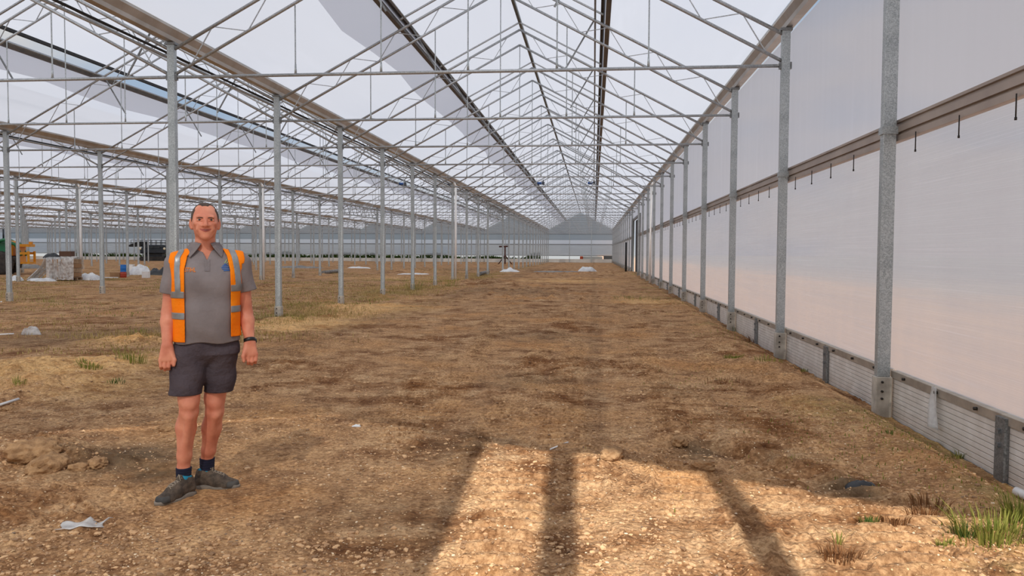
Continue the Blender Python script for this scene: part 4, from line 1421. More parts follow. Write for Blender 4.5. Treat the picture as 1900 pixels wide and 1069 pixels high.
def blades(roots, hmin, hmax, width, seed, spread=0.5):
    rng = np.random.default_rng(seed)
    n = len(roots)
    roots = np.asarray(roots, float)
    a = rng.uniform(0, 6.283, n); h = rng.uniform(hmin, hmax, n); ln = h * rng.uniform(0.2, 1.0, n) * spread
    d = np.stack([np.cos(a), np.sin(a)], 1)
    w = np.stack([-np.sin(a + rng.uniform(-.6, .6, n)), np.cos(a)], 1) * (width * rng.uniform(.6, 1.3, n))[:, None]
    V = np.zeros((n, 5, 3)); 
    V[:, 0, :2] = roots[:, :2] - w / 2; V[:, 1, :2] = roots[:, :2] + w / 2
    mid = roots[:, :2] + d * (ln * 0.35)[:, None]
    V[:, 2, :2] = mid - w * .4; V[:, 3, :2] = mid + w * .4
    V[:, 4, :2] = roots[:, :2] + d * ln[:, None]
    V[:, 0, 2] = V[:, 1, 2] = roots[:, 2] - 0.01
    V[:, 2, 2] = V[:, 3, 2] = roots[:, 2] + h * 0.6
    V[:, 4, 2] = roots[:, 2] + h
    F = np.array([[0, 1, 3], [0, 3, 2], [2, 3, 4]])
    Fc = (F[None] + (np.arange(n) * 5)[:, None, None]).reshape(-1, 3)
    return V.reshape(-1, 3), Fc, np.repeat(rng.random(n), 5)

def tuft(px, py, r, n, h, mat, label, seed, name='grass_tuft', cat='grass tuft', width=0.006):
    gx, gy, gz = ground_hit(px, py)
    rng = np.random.default_rng(seed)
    a = rng.uniform(0, 6.283, n); q = r * np.sqrt(rng.random(n))
    x, y = q * np.cos(a), q * np.sin(a) * 0.7
    z = height(gx + x, gy + y) - gz
    V, Fc, s = blades(np.stack([x, y, z], 1), h * 0.4, h, width, seed, 0.9)
    tag(link(name, np_mesh(name, V, Fc, M[mat], False, {'shade': s}), None, (gx, gy, gz)), label, cat)

for i, a_ in enumerate((
        (245, 672, 0.22, 130, 0.20, 'grass', 'tall grass tuft on the sand left of the man\'s hand'),
        (258, 620, 0.14, 60, 0.16, 'grass', 'small grass tuft behind the sand heap left of the man'),
        (214, 707, 0.10, 60, 0.05, 'weed_dark', 'flat green weed on the soil below the tall tuft'),
        (165, 683, 0.16, 150, 0.07, 'grass', 'sparse low grass on the yellow sand'),
        (34, 704, 0.08, 40, 0.08, 'grass', 'little grass sprig on the yellow sand at the left edge'),
        (556, 596, 0.14, 50, 0.12, 'grass', 'small grass tuft right of the post behind the man'),
        (1846, 990, 0.20, 260, 0.16, 'grass', 'big yellow green grass tuft in the lower right corner'),
        (1896, 965, 0.12, 160, 0.15, 'grass', 'green grass at the right edge under the wall'),
        (1788, 996, 0.06, 70, 0.07, 'weed_dark', 'dark leafy weed left of the big grass tuft'),
        (1614, 965, 0.05, 80, 0.05, 'weed_dark', 'dark green tuft below the black rag'),
        (1660, 970, 0.07, 110, 0.06, 'weed_red', 'reddish dry weed right of the dark green tuft'),
        (1722, 958, 0.11, 130, 0.08, 'weed_red', 'brown and green weed patch midway to the corner'),
        (1555, 1032, 0.10, 150, 0.06, 'weed_red', 'low red weed cluster in the sunlit soil'),
        (1556, 1010, 0.02, 16, 0.09, 'grass', 'single upright green shoot among the red weeds'),
        (1752, 1013, 0.04, 50, 0.04, 'grass', 'bright green sprig near the big grass tuft'),
        (1780, 838, 0.06, 40, 0.07, 'grass', 'bright weed at the foot of the base panel'),
        (1650, 805, 0.04, 20, 0.05, 'weed_dark', 'tiny weed on the bank below the second wall post'),
        (1180, 556, 0.75, 160, 0.16, 'grass', 'green grass patch on the soil before the right wall'),
        (1425, 668, 0.20, 110, 0.07, 'grass', 'green weed patch beside the wall footing'),
        (1372, 612, 0.22, 90, 0.16, 'weed_dark', 'dark weed against the footing of the third wall post'),
        (1400, 632, 0.18, 90, 0.18, 'weed_red', 'dark red dock weed against the base panel'),
        (1362, 664, 0.14, 160, 0.06, 'grass', 'low green weed left of the wall footing'),
        (1495, 688, 0.14, 70, 0.07, 'grass', 'green weed at the base panel right of the rag'),
        (1348, 708, 0.26, 90, 0.06, 'weed_red', 'dry brown weed patch on the bank'),
        (768, 538, 0.35, 80, 0.55, 'grass', 'tall dry grass at the foot of a post of the first row'),
        (835, 530, 0.4, 80, 0.5, 'grass', 'tall grass beside the white pipe of the first row'),
        (98, 562, 0.55, 110, 0.16, 'grass', 'low green grass between the two nearest posts of the second row'))):
    tuft(*a_[:7], 400 + i)
tuft(1468, 862, 0.10, 34, 0.035, 'grass_dry', 'wisp of dry straw lying on the soil', 460, 'straw_wisp', 'straw', 0.004)

def meadow(name, label, n, seed, mat, fn, hmin, hmax, w):
    rng = np.random.default_rng(seed)
    x, y = fn(rng, n)
    k_ = (x < XR - 0.1)
    x, y = x[k_], y[k_]
    V, Fc, s = blades(np.stack([x, y, height(x, y)], 1), hmin, hmax, w, seed)
    tag(link(name, np_mesh(name, V, Fc, M[mat], False, {'shade': s})), label, 'grass', None, 'stuff')
def patchy(xf, yf, thr, fr, sd):
    def fn(rng, n):
        x = xf(rng, n * 4); y = yf(rng, n * 4)
        x = x(y) if callable(x) else x
        m = fbm(x, y, fr, 3, sd) > thr + rng.uniform(-.15, .15, len(x))
        return x[m][:n], y[m][:n]
    return fn
meadow('grass', 'thin grass scattered along the first row of posts', 16000, 71, 'grass_dry',
       patchy(lambda r, n: ROWX[1] + r.normal(0, 1.0, n), lambda r, n: 12 + 40 * r.random(n) ** 1.5, 0.0, 0.5, 5), 0.02, 0.09, 0.010)
meadow('grass', 'sparse dry grass over the soil between the left rows', 40000, 72, 'grass_dry',
       patchy(lambda r, n: -r.uniform(6, 34, n), lambda r, n: 10 + 50 * r.random(n) ** 1.3, 0.02, 0.35, 71), 0.015, 0.055, 0.016)
meadow('grass', 'green weeds sprinkled between the left rows', 9000, 73, 'grass',
       patchy(lambda r, n: -r.uniform(6, 30, n), lambda r, n: 12 + 30 * r.random(n), 0.2, 0.3, 171), 0.015, 0.06, 0.014)
meadow('grass', 'low weeds on the bank along the right film wall', 2500, 74, 'grass',
       patchy(lambda r, n: XR - 0.2 - np.abs(r.normal(0, 0.9, n)), lambda r, n: 4 + 36 * r.random(n) ** 1.4, 0.14, 0.9, 15), 0.008, 0.03, 0.007)

# --- beyond the end wall
rng = np.random.default_rng(3)
def hedge(x0, x1, y0, name, label, seed):
    n = 22000
    x = rng.uniform(x0, x1, n); y = y0 + rng.uniform(0, 1.6, n); top = 0.9 + 0.8 * (fbm(x, y, 0.25, 3, seed) + .3)
    z = rng.random(n) * top - 0.3
    V, Fc, s = blades(np.stack([x, y, z], 1), 0.15, 0.4, 0.12, seed, 1.2)
    tag(link(name, np_mesh(name, V, Fc, M['weed_dark'], False, {'shade': s})), label, 'hedge', None, 'stuff')
hedge(-86, -8, YB + 2.5, 'hedge', 'dark green hedge showing under the far end wall', 9)
cx_, cy_, _ = at_depth(1098, 482, YB + 6.0)
t = thing('trailer', 'low white trailer with a red orange end seen under the far end wall', 'trailer', (cx_, cy_, -0.3), 0)
MB().box(0.15, 0, 0.55, 3.0, 2.2, 1.3, bevel=0.03).build('body', M['white_panel'], t)
MB().box(-1.6, 0, 0.55, 0.45, 2.2, 1.3, bevel=0.03).build('end_door', M['red_paint'], t)
MB().box(3.0, 0.5, 0.6, 2.3, 1.8, 1.4, bevel=0.08).build('dark_trailer', M['black'], t)

# ------------------------------------------------------------------ the man
class Field:
    """scalar field on a grid: negative inside; shapes are blended in, then a surface is pulled out"""
    def __init__(self, lo, hi, h, axes=None):
        self.h = h
        self.ax = axes if axes is not None else [np.arange(l, u + h, h) for l, u in zip(lo, hi)]
        self.lo = np.array([q[0] for q in self.ax])
        self.n = np.array([len(q) for q in self.ax])
        self.f = np.full(self.n, 0.5, np.float32)

    def sub(self, lo, hi):
        a = [max(int(np.searchsorted(q, l)) - 1, 0) for q, l in zip(self.ax, lo)]
        b = [min(int(np.searchsorted(q, u)) + 1, len(q)) for q, u in zip(self.ax, hi)]
        sl = tuple(slice(i, j) for i, j in zip(a, b))
        return sl, np.meshgrid(*[q[c] for q, c in zip(self.ax, sl)], indexing='ij')

    def all(self):
        return np.meshgrid(*self.ax, indexing='ij')

    def front(self, x, z, off=0.0):
        """depth of the front surface at (x, z)"""
        i0 = int(np.searchsorted(self.ax[0], x)) - 1; k0 = int(np.searchsorted(self.ax[2], z)) - 1
        fi = (x - self.ax[0][i0]) / (self.ax[0][i0 + 1] - self.ax[0][i0]); fk = (z - self.ax[2][k0]) / (self.ax[2][k0 + 1] - self.ax[2][k0])
        f = self.f
        c = (f[i0, :, k0] * (1 - fi) + f[i0 + 1, :, k0] * fi) * (1 - fk) + (f[i0, :, k0 + 1] * (1 - fi) + f[i0 + 1, :, k0 + 1] * fi) * fk
        j = int(np.argmax(c < 0))
        t = c[j - 1] / (c[j - 1] - c[j])
        return self.ax[1][j - 1] + t * (self.ax[1][j] - self.ax[1][j - 1]) - off

    def put(self, fn, lo, hi, k=0.0, mode='add', pad=0.03):
        sl, (X, Y, Z) = self.sub(np.array(lo) - pad - k, np.array(hi) + pad + k)
        if X.size == 0: return
        d = fn(X, Y, Z)
        a = self.f[sl]
        if mode == 'add':
            if k > 0:
                hh = np.clip(k - np.abs(a - d), 0, None) / k
                self.f[sl] = np.minimum(a, d) - hh * hh * k * 0.25
            else:
                self.f[sl] = np.minimum(a, d)
        else:
            d = -d
            if k > 0:
                hh = np.clip(k - np.abs(a - d), 0, None) / k
                self.f[sl] = np.maximum(a, d) + hh * hh * k * 0.25
            else:
                self.f[sl] = np.maximum(a, d)

    def cone(self, a, b, ra, rb, k=0.01, mode='add'):
        a, b = np.array(a, float), np.array(b, float)
        ba = b - a; l2 = max(float(ba @ ba), 1e-12)
        def fn(X, Y, Z):
            px, py, pz = X - a[0], Y - a[1], Z - a[2]
            t = np.clip((px * ba[0] + py * ba[1] + pz * ba[2]) / l2, 0, 1)
            return np.sqrt((px - t * ba[0]) ** 2 + (py - t * ba[1]) ** 2 + (pz - t * ba[2]) ** 2) - (ra + (rb - ra) * t)
        r = max(ra, rb)
        self.put(fn, np.minimum(a, b) - r, np.maximum(a, b) + r, k, mode)

    def chain(self, pts, rs, k=0.01):
        for i in range(len(pts) - 1): self.cone(pts[i], pts[i + 1], rs[i], rs[i + 1], k)

    def ell(self, c, r, k=0.01, mode='add', rot=None):
        c, r = np.array(c, float), np.array(r, float)
        R = np.array(rot) if rot is not None else np.eye(3)
        def fn(X, Y, Z):
            x, y, z = X - c[0], Y - c[1], Z - c[2]
            u = R[0][0] * x + R[1][0] * y + R[2][0] * z
            v = R[0][1] * x + R[1][1] * y + R[2][1] * z
            w = R[0][2] * x + R[1][2] * y + R[2][2] * z
            k0 = np.sqrt((u / r[0]) ** 2 + (v / r[1]) ** 2 + (w / r[2]) ** 2)
            k1 = np.sqrt((u / r[0] ** 2) ** 2 + (v / r[1] ** 2) ** 2 + (w / r[2] ** 2) ** 2) + 1e-9
            return k0 * (k0 - 1) / k1
        m = r.max() if rot is not None else r
        self.put(fn, c - m, c + m, k, mode)

    def stack(self, zs, a, b, cx, cyv, k=0.02, power=2.3):
        def fn(X, Y, Z):
            A = np.interp(Z, zs, a); B = np.interp(Z, zs, b)
            q = (np.abs((X - np.interp(Z, zs, cx)) / A) ** power + np.abs((Y - np.interp(Z, zs, cyv)) / B) ** power) ** (1 / power)
            d = (q - 1) * np.minimum(A, B)
            return np.maximum(d, np.maximum(zs[0] - Z, Z - zs[-1]))
        m = max(max(a), max(b)) + 0.05
        self.put(fn, (min(cx) - m, min(cyv) - m, zs[0]), (max(cx) + m, max(cyv) + m, zs[-1]), k)

    def mesh(self, name, mat, parent, smooth=2):
        f = self.f
        s = f < 0
        nx, ny, nz = f.shape
        # cells with a sign change
        c = np.zeros((nx - 1, ny - 1, nz - 1), np.int8)
        for dx in (0, 1):
            for dy in (0, 1):
                for dz in (0, 1):
                    c += s[dx:nx - 1 + dx, dy:ny - 1 + dy, dz:nz - 1 + dz]
        act = (c > 0) & (c < 8)
        ci = np.argwhere(act)
        idx = np.full(act.shape, -1, np.int32)
        idx[act] = np.arange(len(ci))
        acc = np.zeros((len(ci), 3)); cnt = np.zeros(len(ci))
        for ax in range(3):
            o = [q for q in range(3) if q != ax]
            for u in (0, 1):
                for v in (0, 1):
                    p = ci.copy(); p[:, o[0]] += u; p[:, o[1]] += v
                    q = p.copy(); q[:, ax] += 1
                    f0 = f[p[:, 0], p[:, 1], p[:, 2]].astype(float); f1 = f[q[:, 0], q[:, 1], q[:, 2]].astype(float)
                    m = (f0 < 0) != (f1 < 0)
                    t = np.where(m, f0 / np.where(m, f0 - f1, 1), 0)
                    pos = p.astype(float); pos[:, ax] += t
                    acc += pos * m[:, None]; cnt += m
        V = acc / cnt[:, None]
        V = np.stack([np.interp(V[:, d], np.arange(len(self.ax[d])), self.ax[d]) for d in range(3)], 1)
        faces = []
        for ax in range(3):
            o = [q for q in range(3) if q != ax]
            a = [slice(None)] * 3; b = [slice(None)] * 3
            a[ax] = slice(0, -1); b[ax] = slice(1, None)
            s0, s1 = s[tuple(a)], s[tuple(b)]
            e = np.argwhere(s0 != s1)
            e = e[(e[:, o[0]] > 0) & (e[:, o[1]] > 0) & (e[:, o[0]] < f.shape[o[0]] - 1) & (e[:, o[1]] < f.shape[o[1]] - 1)]
            ins = s0[e[:, 0], e[:, 1], e[:, 2]]
            def cell(u, v):
                p = e.copy(); p[:, o[0]] -= u; p[:, o[1]] -= v
                return idx[p[:, 0], p[:, 1], p[:, 2]]
            q = np.stack([cell(1, 1), cell(0, 1), cell(0, 0), cell(1, 0)], 1)
            flip = ins if ax == 1 else ~ins
            q[flip] = q[flip][:, ::-1]
            faces.append(q)
        Q = np.concatenate(faces)
        Q = Q[(Q >= 0).all(1)]
        # light smoothing keeps the features and removes the grid steps
        E = np.concatenate([Q[:, [0, 1]], Q[:, [1, 2]], Q[:, [2, 3]], Q[:, [3, 0]]])
        for _ in range(smooth):
            sm = np.zeros_like(V); ct = np.zeros(len(V))
            for d in range(3):
                sm[:, d] += np.bincount(E[:, 0], V[E[:, 1], d], len(V)) + np.bincount(E[:, 1], V[E[:, 0], d], len(V))
            ct += np.bincount(E[:, 0], minlength=len(V)) + np.bincount(E[:, 1], minlength=len(V))
            V = V + 0.5 * (sm / np.maximum(ct, 1)[:, None] - V)
        me = np_mesh(name, V, Q, mat, True)
        return link(name, me, parent)


# where he stands
mgx, mgy, mgz = ground_hit(358, 921)
MAN_D = float(np.array([mgx, mgy, 0]) @ np.array([-math.sin(YAW), math.cos(YAW), 0]))
HZ = 470.6
fx0, fy0 = math.hypot(mgx, mgy), 0
face_dir = math.atan2(-mgx, -mgy)               # towards the camera
man = thing('person', 'man in grey polo shirt, open orange safety vest and dark shorts standing on the soil', 'person', (mgx, mgy, mgz), 0)
man.rotation_euler = (0, 0, math.atan2(-mgx, mgy))
DIST = math.hypot(mgx, mgy)
PXC = 358


def Lp(px, py, y=0.0):
    """photo pixel at local depth y (away from the camera) to his own coordinates, by the true view ray"""
    d = ray(px, py)
    ca, sa = math.cos(-man.rotation_euler[2]), math.sin(-man.rotation_euler[2])
    # plane at forward distance DIST + y along his facing line
    dx, dy = d[0] * ca - d[1] * sa, d[0] * sa + d[1] * ca
    t = (DIST + y) / dy
    return (dx * t, y, CAM_H + d[2] * t - mgz)


def skin_mat():
    m, nt, out = mat_new('skin')
    tc = N(nt, 'ShaderNodeTexCoord')
    no = N(nt, 'ShaderNodeTexNoise', Scale=14, Detail=4); nt.links.new(tc.outputs['Object'], no.inputs['Vector'])
    r = ramp(nt, [(0.3, rgb(204, 124, 98)), (0.7, rgb(228, 154, 124))])
    nt.links.new(no.outputs['Fac'], r.inputs['Fac'])
    b = N(nt, 'ShaderNodeBsdfPrincipled', Roughness=0.5)
    b.inputs['Subsurface Weight'].default_value = 0.12
    b.inputs['Subsurface Radius'].default_value = (0.012, 0.005, 0.003)
    b.inputs['Specular IOR Level'].default_value = 0.35
    nt.links.new(r.outputs[0], b.inputs['Base Color'])
    n2 = N(nt, 'ShaderNodeTexNoise', Scale=120, Detail=3); nt.links.new(tc.outputs['Object'], n2.inputs['Vector'])
    bp = N(nt, 'ShaderNodeBump', Strength=0.15, Distance=0.004); nt.links.new(n2.outputs['Fac'], bp.inputs['Height'])
    nt.links.new(bp.outputs[0], b.inputs['Normal'])
    nt.links.new(b.outputs[0], out.inputs['Surface'])
    return m

M['skin'] = skin_mat()
M['polo'] = simple('grey_polo', rgb(126, 118, 118), 0.9, 0, rgb(138, 130, 130), 9, 0.12, 60, 0.2)
M['polo_dark'] = simple('grey_collar', rgb(120, 112, 113), 0.9, 0, rgb(132, 125, 125), 12, 0.3, 80, 0.2)
M['orange'] = simple('orange_fabric', rgb(255, 142, 14), 0.75, 0, rgb(255, 126, 4), 6, 0.2, 60, 0.2)
M['reflective'] = simple('reflective_tape', rgb(150, 152, 154), 0.35, 0.3, rgb(132, 134, 136), 20)
M['shorts'] = simple('dark_shorts', rgb(70, 62, 68), 0.9, 0, rgb(84, 75, 80), 7, 0.5, 40, 0.15)
M['sock'] = simple('navy_sock', rgb(28, 30, 54), 0.95, 0, rgb(20, 22, 42), 30)
M['shoe'] = simple('shoe_fabric', rgb(104, 90, 76), 0.85, 0, rgb(64, 55, 47), 30, 0.4, 90)
M['shoe_toe'] = simple('shoe_rubber', rgb(58, 58, 58), 0.7, 0, rgb(84, 80, 74), 14)
M['sole'] = simple('shoe_sole', rgb(140, 130, 118), 0.8, 0, rgb(108, 100, 90), 16)
M['shoe_blue'] = simple('blue_lining', rgb(18, 128, 158), 0.7)
M['lace'] = simple('shoe_lace', rgb(150, 138, 122), 0.8)
M['hair'] = simple('short_hair', rgb(92, 74, 62), 0.8, 0, rgb(62, 50, 42), 40, 0.5, 200)
M['brow'] = simple('eyebrow_hair', rgb(84, 56, 44), 0.8)
M['lip'] = simple('lip', rgb(178, 92, 84), 0.45)
M['mouth'] = simple('mouth_dark', rgb(96, 44, 42), 0.6)
M['tooth'] = simple('teeth', rgb(226, 214, 200), 0.3)
M['shaded_eye_white'] = simple('shaded_eye_white', rgb(186, 170, 162), 0.25)  # white darkened: shade of the squinting lids is in the colour
M['iris'] = simple('iris', rgb(58, 48, 42), 0.2)
M['watch'] = simple('watch_black', rgb(22, 22, 24), 0.4)
M['watch_face'] = simple('watch_glass', rgb(86, 92, 98), 0.15, 0.3)
M['stitch'] = simple('orange_thread', rgb(240, 140, 50), 0.7)
M['logo_blue'] = simple('blue_thread', rgb(44, 108, 186), 0.7)
M['logo_green'] = simple('green_thread', rgb(170, 196, 130), 0.7)

# --- key points, read off the photograph
HEADC = Lp(380.5, 412, 0.0)
hx = HEADC[0]
def hp(dx, y, z): return (hx + dx, y + HOFF, z)
HOFF = -0.01
zt, zeye, znose, zmouth, zchin = Lp(380, 376.5)[2], Lp(380, 408, -.08)[2], Lp(380, 418.5, -.1)[2], Lp(380, 427, -.08)[2], Lp(380, 446, -.07)[2]
shL = Lp(325, 489, 0.02); shR = Lp(445, 487, 0.02)
elL = Lp(313, 580, 0.035); elR = Lp(456, 580, 0.04)
wrL = Lp(310, 640, -0.03); wrR = Lp(463.5, 633, -0.03)
hipL = Lp(352, 655, 0.02); hipR = Lp(412, 655, 0.04)
knL = Lp(350.5, 752, -0.03); knR = Lp(398.5, 750, 0.05)
caL = Lp(345, 795, 0.01); caR = Lp(393, 795, 0.09)
anL = Lp(340.5, 874, 0.035); anR = Lp(384, 858, 0.16)
ncx = Lp(381, 470)[0]
zsh = Lp(381, 468.5)[2]
tx0 = Lp(383.5, 560)[0]
zhem = Lp(383, 638, -.1)[2]

def head(F, off=0.0, k=0.012):
    F.ell(hp(0, 0.024, zt - 0.090), (0.0745 + off, 0.097 + off, 0.090 + off), k)
    F.ell(hp(0, -0.026, (zeye + zmouth) / 2 + 0.004), (0.060 + off, 0.064 + off, 0.076 + off), 0.03)
    F.ell(hp(0, -0.042, zmouth - 0.010), (0.041 + off, 0.046 + off, 0.040 + off), 0.025)
    F.ell(hp(0, -0.068, zchin + 0.020), (0.023 + off, 0.022 + off, 0.019 + off), 0.025)
    F.ell(hp(0, -0.070, zmouth - 0.001), (0.034 + off, 0.018 + off, 0.020 + off), 0.02)
    for s in (-1, 1):
        F.ell(hp(s * 0.041, 0.004, zmouth + 0.002), (0.014 + off, 0.030 + off, 0.030 + off), 0.03)      # jaw corner
        F.ell(hp(s * 0.042, -0.060, (zeye + znose) / 2 - 0.004), (0.020 + off, 0.018 + off, 0.014 + off), 0.02)  # cheek bone
    F.cone(hp(-0.040, -0.078, zeye + 0.0155), hp(0.040, -0.078, zeye + 0.0155), 0.011 + off, 0.011 + off, 0.016)

HL, HH = (-0.42, -0.30, -0.06), (0.45, 0.36, 1.86)
def steps(spans):
    out = [spans[0][0]]
    for a_, b_, h_ in spans:
        n_ = max(1, int(round((b_ - a_) / h_)))
        out += [a_ + (b_ - a_) * (i + 1) / n_ for i in range(n_)]
    return np.array(out)
B = Field(HL, HH, 0.004, [steps([(HL[0], hx - 0.10, 0.0042), (hx - 0.10, hx + 0.10, 0.0022), (hx + 0.10, HH[0], 0.0042)]),
                          steps([(HL[1], -0.14, 0.005), (-0.14, -0.05, 0.0025), (-0.05, HH[1], 0.0042)]),
                          steps([(HL[2], zchin - 0.02, 0.0042), (zchin - 0.02, HH[2], 0.0022)])])
head(B)
for s in (-1, 1):
    B.ell(hp(s * 0.031, -0.100, zeye + 0.0005), (0.020, 0.016, 0.0095), 0.008, 'sub')
B.cone(hp(0, -0.082, zeye + 0.006), hp(0, -0.112, znose + 0.001), 0.0085, 0.0125, 0.010)
for s in (-1, 1):
    B.ell(hp(s * 0.0130, -0.099, znose - 0.001), (0.009, 0.011, 0.008), 0.005)
    B.ell(hp(s * 0.0070, -0.108, znose - 0.0095), (0.004, 0.006, 0.004), 0.003, 'sub')
    B.cone(hp(s * 0.026, -0.080, znose + 0.002), hp(s * 0.040, -0.072, zmouth + 0.006), 0.013, 0.010, 0.012)      # smile cheek
    # lids
    B.cone(hp(s * 0.018, -0.0865, zeye + 0.0058), hp(s * 0.046, -0.079, zeye + 0.0040), 0.0042, 0.0042, 0.002)
    B.cone(hp(s * 0.018, -0.0865, zeye - 0.0052), hp(s * 0.045, -0.079, zeye - 0.0048), 0.0044, 0.0044, 0.002)
    # ear: rim, bowl and lobe
    e = hp(s * 0.0765, 0.022, (zeye + znose) / 2 - 0.003)
    B.ell(e, (0.0085, 0.019, 0.032), 0.008, rot=Matrix.Rotation(s * -0.45, 3, 'Z') @ Matrix.Rotation(0.15, 3, 'X'))
    B.ell((e[0] + s * 0.006, e[1] - 0.012, e[2] + 0.003), (0.006, 0.009, 0.019), 0.003, 'sub')
    B.ell((e[0] - s * 0.004, e[1] - 0.006, e[2] - 0.026), (0.007, 0.010, 0.010), 0.008)
B.ell(hp(0, -0.083, zmouth + 0.011), (0.026, 0.009, 0.008), 0.008)
B.ell(hp(0, -0.078, zmouth - 0.013), (0.025, 0.011, 0.007), 0.008)
# mouth line
face_y = lambda x, z, off=0.0: B.front(hx + x, z, off)
SMILE = [(-0.031, 0.0060), (-0.024, 0.0030), (-0.012, 0.0005), (0.0, -0.0005), (0.012, 0.0005), (0.024, 0.0030), (0.031, 0.0060)]
LIPY = [face_y(x, zmouth + z) for x, z in SMILE]
for i in range(6):
    a_, b_ = SMILE[i], SMILE[i + 1]
    B.cone((hx + a_[0], LIPY[i] - 0.001, zmouth + a_[1] - 0.001), (hx + b_[0], LIPY[i + 1] - 0.001, zmouth + b_[1] - 0.001), 0.0034 if i else 0.0026, 0.0034 if i < 5 else 0.0026, 0.002, 'sub')
# neck and chest under the shirt
B.cone((hx, 0.020, zchin + 0.05), (ncx, 0.025, zsh + 0.0), 0.054, 0.060, 0.02)
B.cone((ncx - 0.035, 0.01, zsh - 0.02), (ncx - 0.10, 0.03, zsh - 0.035), 0.045, 0.04, 0.03)
B.cone((ncx + 0.035, 0.01, zsh - 0.02), (ncx + 0.10, 0.03, zsh - 0.035), 0.045, 0.04, 0.03)

TZ = np.array([zhem - 0.03, zhem + 0.08, zhem + 0.2, zhem + 0.32, zhem + 0.40, zsh - 0.06, zsh - 0.015, zsh + 0.03])
TA = np.array([0.182, 0.176, 0.174, 0.182, 0.186, 0.168, 0.12, 0.065])
TB = np.array([0.112, 0.118, 0.120, 0.118, 0.112, 0.100, 0.080, 0.055])
TCX = np.linspace(tx0, ncx, len(TZ))
TCY = np.array([0.02, 0.012, 0.008, 0.010, 0.015, 0.022, 0.026, 0.026])
def torso(F, off, k=0.02, belly=True):
    F.stack(TZ, TA + off, TB + off, TCX, TCY, k)
    for sh, s in ((shL, -1), (shR, 1)):
        F.cone((ncx + s * 0.06, 0.025, zsh - 0.038), (sh[0] - s * 0.008, sh[1], sh[2]), 0.052 + off, 0.058 + off, 0.03)
    F.ell((ncx - 0.075, -0.055, zsh - 0.17), (0.085 + off, 0.055 + off, 0.085 + off), 0.05)
    F.ell((ncx + 0.075, -0.055, zsh - 0.17), (0.085 + off, 0.055 + off, 0.085 + off), 0.05)
    if belly: F.ell((tx0, -0.05, zhem + 0.14), (0.12 + off, 0.065 + off, 0.13 + off), 0.05)
torso(B, -0.02, 0.02, False)
# arms
for sh, el, wr, s in ((shL, elL, wrL, -1), (shR, elR, wrR, 1)):
    B.cone(sh, el, 0.050, 0.040, 0.02)
    mid = tuple(el[i] * 0.72 + wr[i] * 0.28 for i in range(3))
    B.chain([el, mid, wr], [0.0385, 0.042, 0.0275], 0.015)

def hand(F, wr, s, drop, lean):
    """back of the hand to the viewer, fingers half curled, thumb on the body side (s = -1 left in the photo)"""
    wx, wy, wz = wr
    palm_end = (wx + lean, wy - 0.012, wz - drop)
    inn = -s                                            # direction of the thumb side
    for q in (-0.024, -0.008, 0.009, 0.024):
        F.cone((wx + q * 0.55, wy, wz - 0.012), (palm_end[0] + q * 1.15, palm_end[1], palm_end[2] + abs(q) * 0.25), 0.021, 0.0145, 0.012)
    F.cone((wx + inn * 0.018, wy - 0.006, wz - 0.03), (wx + inn * 0.030 + lean * .6, wy - 0.016, wz - 0.062), 0.017, 0.015, 0.012)   # thumb muscle
    lens = {-1: (0.033, 0.040, 0.043, 0.040)}[-1]
    xs_ = (-0.034, -0.0115, 0.011, 0.033)
    for j in range(4):
        q = xs_[j] * -inn                               # little finger away from the thumb
        L_ = lens[j]
        p0 = np.array((palm_end[0] + q, palm_end[1] - 0.001, palm_end[2] + abs(q) * 0.2 + (0.006 if j == 0 else 0)))
        curl = 0.35 + 0.08 * j
        p1 = p0 + np.array((inn * 0.001 * j, -0.004, -L_ * 0.98))
        p2 = p1 + np.array((0, 0.020 + 0.002 * j, -L_ * 0.42))
        p3 = p2 + np.array((0, 0.020, 0.006 + 0.003 * j))
        F.chain([p0, p1, p2, p3], [0.0112, 0.0098, 0.0090, 0.0080], 0.0035)
    t0 = np.array((wx + inn * 0.028 + lean * .5, wy - 0.016, wz - 0.052))
    t1 = t0 + np.array((inn * 0.013, -0.010, -0.034))
    t2 = t1 + np.array((-inn * 0.004, -0.004, -0.030))
    F.chain([t0, t1, t2], [0.0135, 0.0112, 0.0090], 0.006)
hand(B, wrL, -1, 0.088, -0.004)
hand(B, wrR, 1, 0.082, 0.002)
# legs
for hp_, kn, ca, an, s in ((hipL, knL, caL, anL, -1), (hipR, knR, caR, anR, 1)):
    B.cone(hp_, (kn[0], kn[1] + 0.006, kn[2] + 0.03), 0.078, 0.058, 0.02)
    B.cone((kn[0], kn[1] + 0.01, kn[2] + 0.05), (kn[0], kn[1] + 0.012, kn[2] - 0.04), 0.056, 0.051, 0.02)
    B.ell((kn[0], kn[1] - 0.036, kn[2] + 0.002), (0.032, 0.022, 0.036), 0.02)
    B.ell((kn[0] + 0.004 * s, kn[1] - 0.036, kn[2] - 0.052), (0.018, 0.014, 0.022), 0.02)
    B.cone((kn[0], kn[1] + 0.012, kn[2] - 0.04), (ca[0], ca[1] + 0.022, ca[2]), 0.050, 0.055, 0.02)
    B.ell((ca[0] - s * 0.014, ca[1] + 0.036, ca[2] + 0.006), (0.034, 0.036, 0.075), 0.025)
    B.ell((ca[0] + s * 0.018, ca[1] + 0.034, ca[2] + 0.02), (0.030, 0.032, 0.070), 0.025)
    m = tuple(ca[i] * 0.36 + an[i] * 0.64 for i in range(3))
    B.chain([(ca[0], ca[1] + 0.02, ca[2]), (m[0], m[1] + 0.006, m[2]), (an[0], an[1], an[2] + 0.02), (an[0], an[1], an[2] - 0.07)], [0.054, 0.040, 0.033, 0.034], 0.02)
    B.cone((kn[0], kn[1] - 0.030, kn[2] - 0.07), (an[0], an[1] - 0.020, an[2] + 0.06), 0.022, 0.016, 0.02)
body = B.mesh('body', M['skin'], man, 2)

